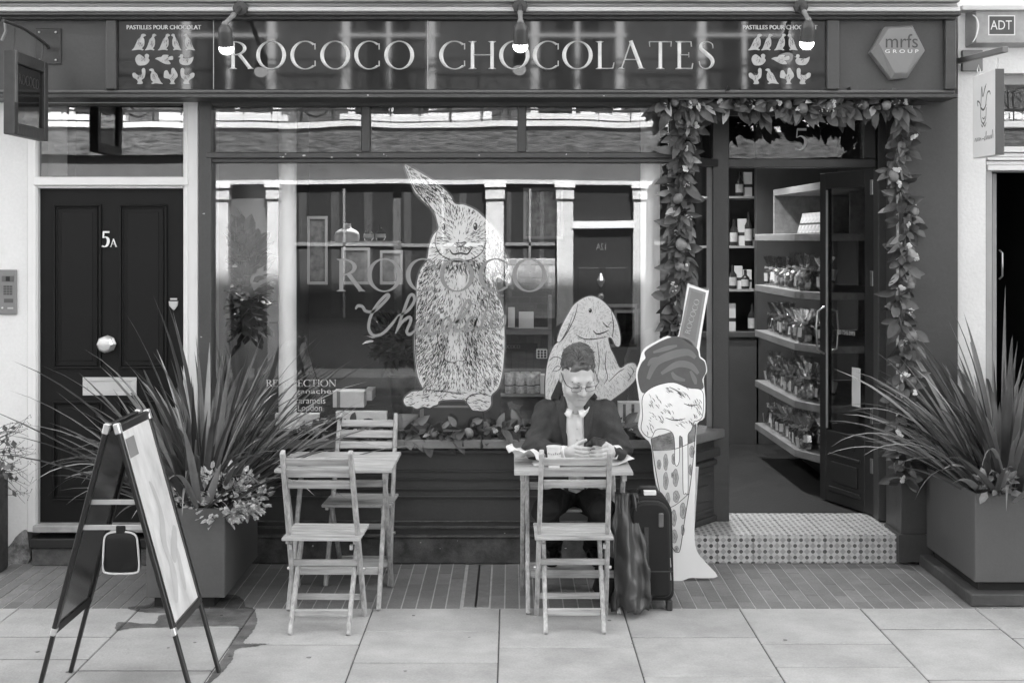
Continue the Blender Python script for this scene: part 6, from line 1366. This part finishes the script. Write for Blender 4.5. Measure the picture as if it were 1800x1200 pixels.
HAND2 = nets(hand(W2, (.480, -.868, .776), f2, [(.488, -.852, .796), (.455, -.848, .818), (.428, -.858, .832)], (.032, .022, .038)), (.36, -.96, .70), (.55, -.80, .87), .0025)
CORE = nets(union([ell((px_, -.55, .76), (.15, .09, .2)), cap(nb, (px_, -.55, .8), .06, .1)], .03), (px_ - .2, -.72, .5), (px_ + .2, -.4, 1.05), .012)
per = merge(HEAD, NECK, HAND1, HAND2, CORE).build('person', SKIN, None, smooth=75, recalc=False)
tag(per, 'man in dark jacket and white shirt reading a phone at the right table', 'person')
# jacket
S1, S2 = (.178, -.585, .925), (.482, -.585, .925); E1, E2 = (.112, -.70, .768), (.556, -.70, .766)
def wrinkle(p):
    x, y, z_ = p[:, 0], p[:, 1], p[:, 2]
    arm = np.clip((np.abs(x - px_) - .12) / .06, 0, 1)
    return .0035 * np.exp(-((z_ - .79) / .05) ** 2) * arm * np.sin(160 * z_ + 90 * (x - px_) * np.sign(x - px_)) + .0045 * arm * np.sin(z_ * 80 + 34 * np.abs(x - px_) + y * 30) + .0022 * np.sin(z_ * 42 + x * 55 + 14 * y) + .0018 * np.sin(x * 120 - z_ * 60)
torso = union([ell((px_, -.54, .74), (.195, .135, .27)), ell((px_ - .08, -.575, .87), (.105, .098, .11)), ell((px_ + .08, -.575, .87), (.105, .098, .11)), cap(S1, S2, .062, .062), ell((px_, -.50, .55), (.2, .15, .1))], .05)
arms = union([cap(S1, E1, .064, .055), cap(E1, (.236, -.842, .762), .055, .042), cap(S2, E2, .064, .055), cap(E2, (.528, -.842, .764), .055, .042)], .022)
def opening(p):          # the open front of the jacket
    x, y, z_ = p[:, 0], p[:, 1], p[:, 2]; t = np.clip((z_ - .72) / .26, 0, 1.3); c_ = px_ + .004; hw = .040 + .030 * t ** 1.6
    return np.maximum(np.abs(x - c_) - hw, y + .565)
jf = lambda p: np.maximum(smin(torso(p) + wrinkle(p) * .6, arms(p) + wrinkle(p), .03), -np.minimum(opening(p), ell((px_, -.635, 1.02), (.078, .085, .085))(p)))
jk = nets(jf, (.03, -.95, .46), (.64, -.36, 1.02), .0065).build('jacket', JACK, per, smooth=75, recalc=False)
shf = union([ell((px_, -.54, .74), (.17, .131, .268)), ell((px_, -.575, .86), (.15, .094, .11)), cap(nb + Vector((0, -.012, -.02)), nb + Vector((0, -.03, .045)), .082, .072)], .035)
shf2 = lambda p: np.maximum(np.maximum(shf(p), p[:, 2] - .985 - .5 * (p[:, 1] + .62)), -ell((px_ + .003, -.715, .985), (.030, .05, .06))(p)) + .003 * np.sin(p[:, 0] * 95 + p[:, 2] * 18) + .0025 * np.exp(-((p[:, 0] - px_ - .004) / .004) ** 2) * -1
nets(shf2, (px_ - .2, -.72, .5), (px_ + .2, -.4, 1.0), .006).build('shirt', SHIRT, per, smooth=75, recalc=False)
def front(fn_, x, z_, y0=-.95):
    ys = np.arange(y0, -.4, .002); p = np.stack([np.full_like(ys, x), ys, np.full_like(ys, z_)], 1); d = fn_(p); k = np.argmax(d < 0); return ys[k] if (d < 0).any() else -.6
jall = lambda p: smin(smin(torso(p), shf(p), .01), union([cap(nb, nt_p, .062, .056), cap(hv(0, -.02, -.085), nb + Vector((0, -.035, .0)), .042, .045)], .025)(p), .01)
def patch(poly_px, fn_, off, d0, name, m, thick=.004, res=9):
    """cloth piece whose outline is given in photo pixels at depth d0, laid on a surface"""
    mb = MB(); V = {}
    def vtx(i, j):
        if (i, j) not in V:
            x_, z_ = i, j; V[(i, j)] = len(mb.v); mb.v.append((x_, front(fn_, x_, z_) - off, z_))
        return V[(i, j)]
    L_, R_ = poly_px                      # two rails of equal length: left and right edge points
    k = len(L_)
    grid = [[None] * (res + 1) for _ in range(k)]
    for r_ in range(k):
        for c in range(res + 1):
            t = c / res; q = (L_[r_][0] + (R_[r_][0] - L_[r_][0]) * t, L_[r_][1] + (R_[r_][1] - L_[r_][1]) * t)
            grid[r_][c] = vtx(X(q[0], d0), Z(q[1], d0))
    for r_ in range(k - 1):
        for c in range(res): mb.f.append((grid[r_][c], grid[r_][c + 1], grid[r_ + 1][c + 1], grid[r_ + 1][c]))
    o = mb.build(name, m, per, smooth=60, recalc=False); sm = o.modifiers.new('thick', 'SOLIDIFY'); sm.thickness = thick; sm.offset = 0; return o
def rails(Lp, Rp, k=4): return [catmull(Lp, k), catmull(Rp, k)]
d0 = -.69
patch(rails([(984, 668), (974, 690), (969, 704), (978, 712), (984, 750), (992, 786)], [(988, 668), (990, 690), (994, 705), (995, 722), (995, 750), (995, 786)]), jall, .009, d0, 'lapel', JACK, .006)
patch(rails([(1036, 676), (1030, 694), (1027, 706), (1027, 722), (1027, 750), (1027, 786)], [(1039, 676), (1046, 692), (1052, 702), (1044, 712), (1040, 750), (1030, 786)]), jall, .009, d0, 'lapel', JACK, .006)
def collar():
    for s_ in (-1, 1):
        top, low = [], []
        for k_ in range(15):
            th = R(9 + k_ * 11.5); c_ = nb + Vector((0, -.022, 0)); f_ = (1 - math.cos(th)) / 2; pt = math.exp(-(k_ / 2.2) ** 2)
            zt_ = .962 + .052 * f_; top.append(c_ + Vector((s_ * .071 * math.sin(th), -.073 * math.cos(th) - .004, zt_ - c_.z)))
            rr = .080 + .008 * pt; low.append(c_ + Vector((s_ * (rr * math.sin(th) + .012 * pt), -rr * math.cos(th) - .010 * pt, zt_ - .026 - .022 * pt - c_.z)))
        mid = [a.lerp(b, .5) + (a - nb).normalized() * .004 for a, b in zip(top, low)]; n_ = len(top)
        o = MB().add(top + mid + low, [(r_ * n_ + k_, r_ * n_ + k_ + 1, (r_ + 1) * n_ + k_ + 1, (r_ + 1) * n_ + k_) for r_ in range(2) for k_ in range(n_ - 1)]).build('shirt_collar', SHIRT, per, smooth=60, recalc=False)
        q = o.modifiers.new('thick', 'SOLIDIFY'); q.thickness = .003
collar()
for (a, b) in (((.232, -.838, .762), (.272, -.862, .766)), ((.530, -.838, .764), (.505, -.862, .767))):
    a = Vector(a); b = Vector(b); MB().tube([a, a.lerp(b, .5), b], [.036, .036, .034], 20).build('shirt_cuff', SHIRT, per, smooth=50)
for z_ in (.80, .86): 
    y_ = front(shf, px_ + .006, z_); MB().lathe([(.005, 0), (.005, -.002)], (px_ + .006, y_ - .0015, z_), 10, 'y').build('shirt_button', mat('button', .5), per)
# legs and shoes
K1, K2 = (.165, -.86, .475), (.455, -.86, .475); A1, A2 = (X(972, -.56), -.56, .24), (X(1042, -.56), -.56, .24)
trf = union([cap((.255, -.50, .475), K1, .085, .064), cap((.395, -.50, .475), K2, .085, .064), cap(K1, A1, .062, .052), cap(K2, A2, .062, .052), ell((px_, -.47, .50), (.17, .14, .09))], .02)
nets(lambda p: trf(p) + .0035 * np.sin(p[:, 2] * 70 + p[:, 0] * 40) + .002 * np.sin(p[:, 2] * 130 - p[:, 1] * 60), (.05, -.98, .18), (.58, -.32, .62), .0085).build('trousers', TROU, per, smooth=75, recalc=False)
for a, s_ in ((A1, -1), (A2, 1)):
    ax_ = np.array(a); b0 = (ax_[0], ax_[1] + .04, .196); t0 = (ax_[0] + s_ * .012, ax_[1] - .185, .187)
    sf = union([cap(b0, (ax_[0] + s_ * .006, ax_[1] - .09, .2), .036, .043), cap((ax_[0] + s_ * .006, ax_[1] - .09, .2), t0, .044, .03), cap(a, b0, .04, .036)], .02)
    nets(lambda p: np.maximum(sf(p), .170 - p[:, 2]), (ax_[0] - .08, ax_[1] - .26, .15), (ax_[0] + .08, ax_[1] + .12, .28), .005).build('shoe', SHOE, per, smooth=60, recalc=False)
# face details
fd = MB()
for s_ in (-1, 1):
    fd.tube([hv(s_ * .017, -.0905, .002), hv(s_ * .025, -.0935, -.0012), hv(s_ * .033, -.0938, -.0018), hv(s_ * .041, -.0905, .0), hv(s_ * .045, -.0875, .002)], [.0007, .0011, .0012, .0011, .0006], 6)
fd.build('eyelashes', mat('lash', .04, .7), per, smooth=60)
bw2 = MB(); random.seed(13)
for s_ in (-1, 1):
    for i in range(46):
        t = rnd(0, 1); c = hv(s_ * (.016 + .034 * t), -.0975 + .012 * t * t, .031 + .003 * math.sin(t * 3.1) + rnd(-.0028, .0028)); e = hv(s_ * (.016 + .034 * t + .007), -.0985 + .012 * (t + .2) ** 2, .032 + .003 * math.sin(t * 3.1) + rnd(-.002, .003))
        bw2.tube([c, e], [.0011, .0004], 4)
bw2.build('eyebrows', HAIR, per, recalc=False)
# hair: cap plus curled locks
hcap = union([ell((0, .02, .054), (.079, .097, .078)), ell((0, -.015, .095), (.048, .05, .034))], .02)
hcut = lambda p: np.maximum(hcap(p) + .003 * np.sin(p[:, 0] * 130 + p[:, 1] * 60) + .003 * np.sin(p[:, 1] * 150 + p[:, 2] * 90), -np.minimum(np.minimum(ell((0, -.115, -.0), (.066, .062, .074))(p), p[:, 2] * 0 + 9), p[:, 2] - (-.03 + 0 * p[:, 0])) if False else -smin(-(hcap(p) + .003 * np.sin(p[:, 0] * 130 + p[:, 1] * 60) + .003 * np.sin(p[:, 1] * 150 + p[:, 2] * 90)), np.minimum(ell((0, -.135, .015), (.08, .080, .098))(p), .035 + p[:, 2] + .6 * np.minimum(p[:, 1], .02)), .012))
HCAP = nets(lambda p: hcut(p), (-.1, -.12, -.08), (.1, .14, .16), .005, h2w)
hr = MB(); random.seed(17)
for i in range(1700):
    az = rnd(-math.pi, math.pi); el_ = rnd(.05, 1) ** .75 * math.pi / 2
    v = Vector((math.cos(el_) * math.sin(az), -math.cos(el_) * math.cos(az), math.sin(el_)))
    b = Vector((v.x * .077, .018 + v.y * .094, .056 + v.z * .083))
    if b.y < -.044 and b.z < .104: continue
    if b.z < .03 and b.y < -.015: continue
    topness = max(0, v.z - .2); swirl = 1.6 * math.sin(b.x * 55 + 1.3) + 1.1 * math.sin(b.y * 60 + b.x * 25)
    tg = Vector((math.sin(swirl) * .9 + .25, .5 * math.cos(swirl) - .15, 0)) if topness > .1 else Vector((.15 * rnd(-1, 1), .45, -.8))
    tg = tg - v * tg.dot(v); d = (tg.normalized() + v * (.15 + .8 * topness) + Vector((rnd(-.35, .35), rnd(-.35, .35), rnd(-.15, .2)))).normalized()
    ln = (.016 + .036 * topness) * rnd(.75, 1.25); pts = []; ph = swirl * 2; sd_ = v
    for k_ in range(7):
        t = k_ / 6; q = b + d * ln * t + sd_ * .011 * topness * math.sin(t * 4.4 + .4) + d.cross(v) * .009 * topness * math.sin(t * 3.6 + ph) - v * .007 * t * t; pts.append(hv(*q))
    rs_ = rnd(.35, .85); hr.tube(pts, [.0036 * rs_, .0045 * rs_, .0044 * rs_, .004 * rs_, .0032 * rs_, .002 * rs_, .0005], 5)
merge(HCAP, hr).build('hair', HAIR, per, smooth=70, recalc=False)
# spectacles
gl_ = bpy.data.objects.new('spectacles', None)
gm_ = MB(); gz, gyy = .006, -.115
for s_ in (-1, 1):
    rect = [(s_ * (.0335 + a), gyy + abs(a) * .05 + .006 * (a * s_ > 0), gz + b) for a, b in [(-.024, .011), (0, .0125), (.024, .011), (.026, 0), (.023, -.0125), (0, -.0145), (-.022, -.0125), (-.025, 0), (-.024, .011)]]
    gm_.tube([hv(*q) for q in rect], .0013, 6); gm_.tube([hv(s_ * .059, gyy + .006, gz + .008), hv(s_ * .078, gyy + .03, gz + .009), hv(s_ * .083, -.03, gz + .012), hv(s_ * .083, .012, gz + .018)], .0020, 6)
    gm_.tube([hv(s_ * .0575, gyy + .003, gz + .009), hv(s_ * .059, gyy + .006, gz + .008)], .0020, 6)
gm_.tube([hv(-.0095, gyy + .002, gz + .004), hv(0, gyy + .0, gz + .007), hv(.0095, gyy + .002, gz + .004)], .0014, 6)
bpy.data.objects.remove(gl_)
spc = gm_.build('spectacles', mat('spectacle_frame', .015, .3, .5, 0), per, smooth=60, recalc=False)
for s_ in (-1, 1):
    MB().add([hv(s_ * (.0335 + a), gyy + .003, gz + b) for a, b in [(-.023, .010), (.023, .010), (.022, -.012), (-.021, -.012)]], [(0, 1, 2, 3)]).build('lens', glass('lens_glass', .08), spc)
# phone
u = Vector((.22, -.86, .46)).normalized(); sx_ = Vector((1, .12, -.22)); sx_ = (sx_ - u * sx_.dot(u)).normalized(); nn_ = sx_.cross(u); c0 = Vector((.398, -.880, .792)); phm = MB()
for a in (-.036, .036):
    for b in (0, .148):
        for h in (-.004, .004): phm.v.append(tuple(c0 + sx_ * a + u * b + nn_ * h))
phm.f = [(0, 1, 3, 2), (4, 6, 7, 5), (0, 4, 5, 1), (2, 3, 7, 6), (0, 2, 6, 4), (1, 5, 7, 3)]
ph = thing('phone', c0, 'dark mobile phone held in the man\'s hands', 'phone'); pho = phm.build('phone_body', mat('phone_black', .013, .22, .5, .05), ph, bevel=.003, seg=2)
sg_ = 1 if nn_.y < 0 else -1
MB().add([tuple(c0 + sx_ * a + u * b + nn_ * sg_ * .0045) for a, b in ((.018, .12), (.030, .12), (.030, .138), (.018, .138))], [(0, 1, 2, 3)]).build('camera_lens', mat('lens_dark', .05, .1), ph)
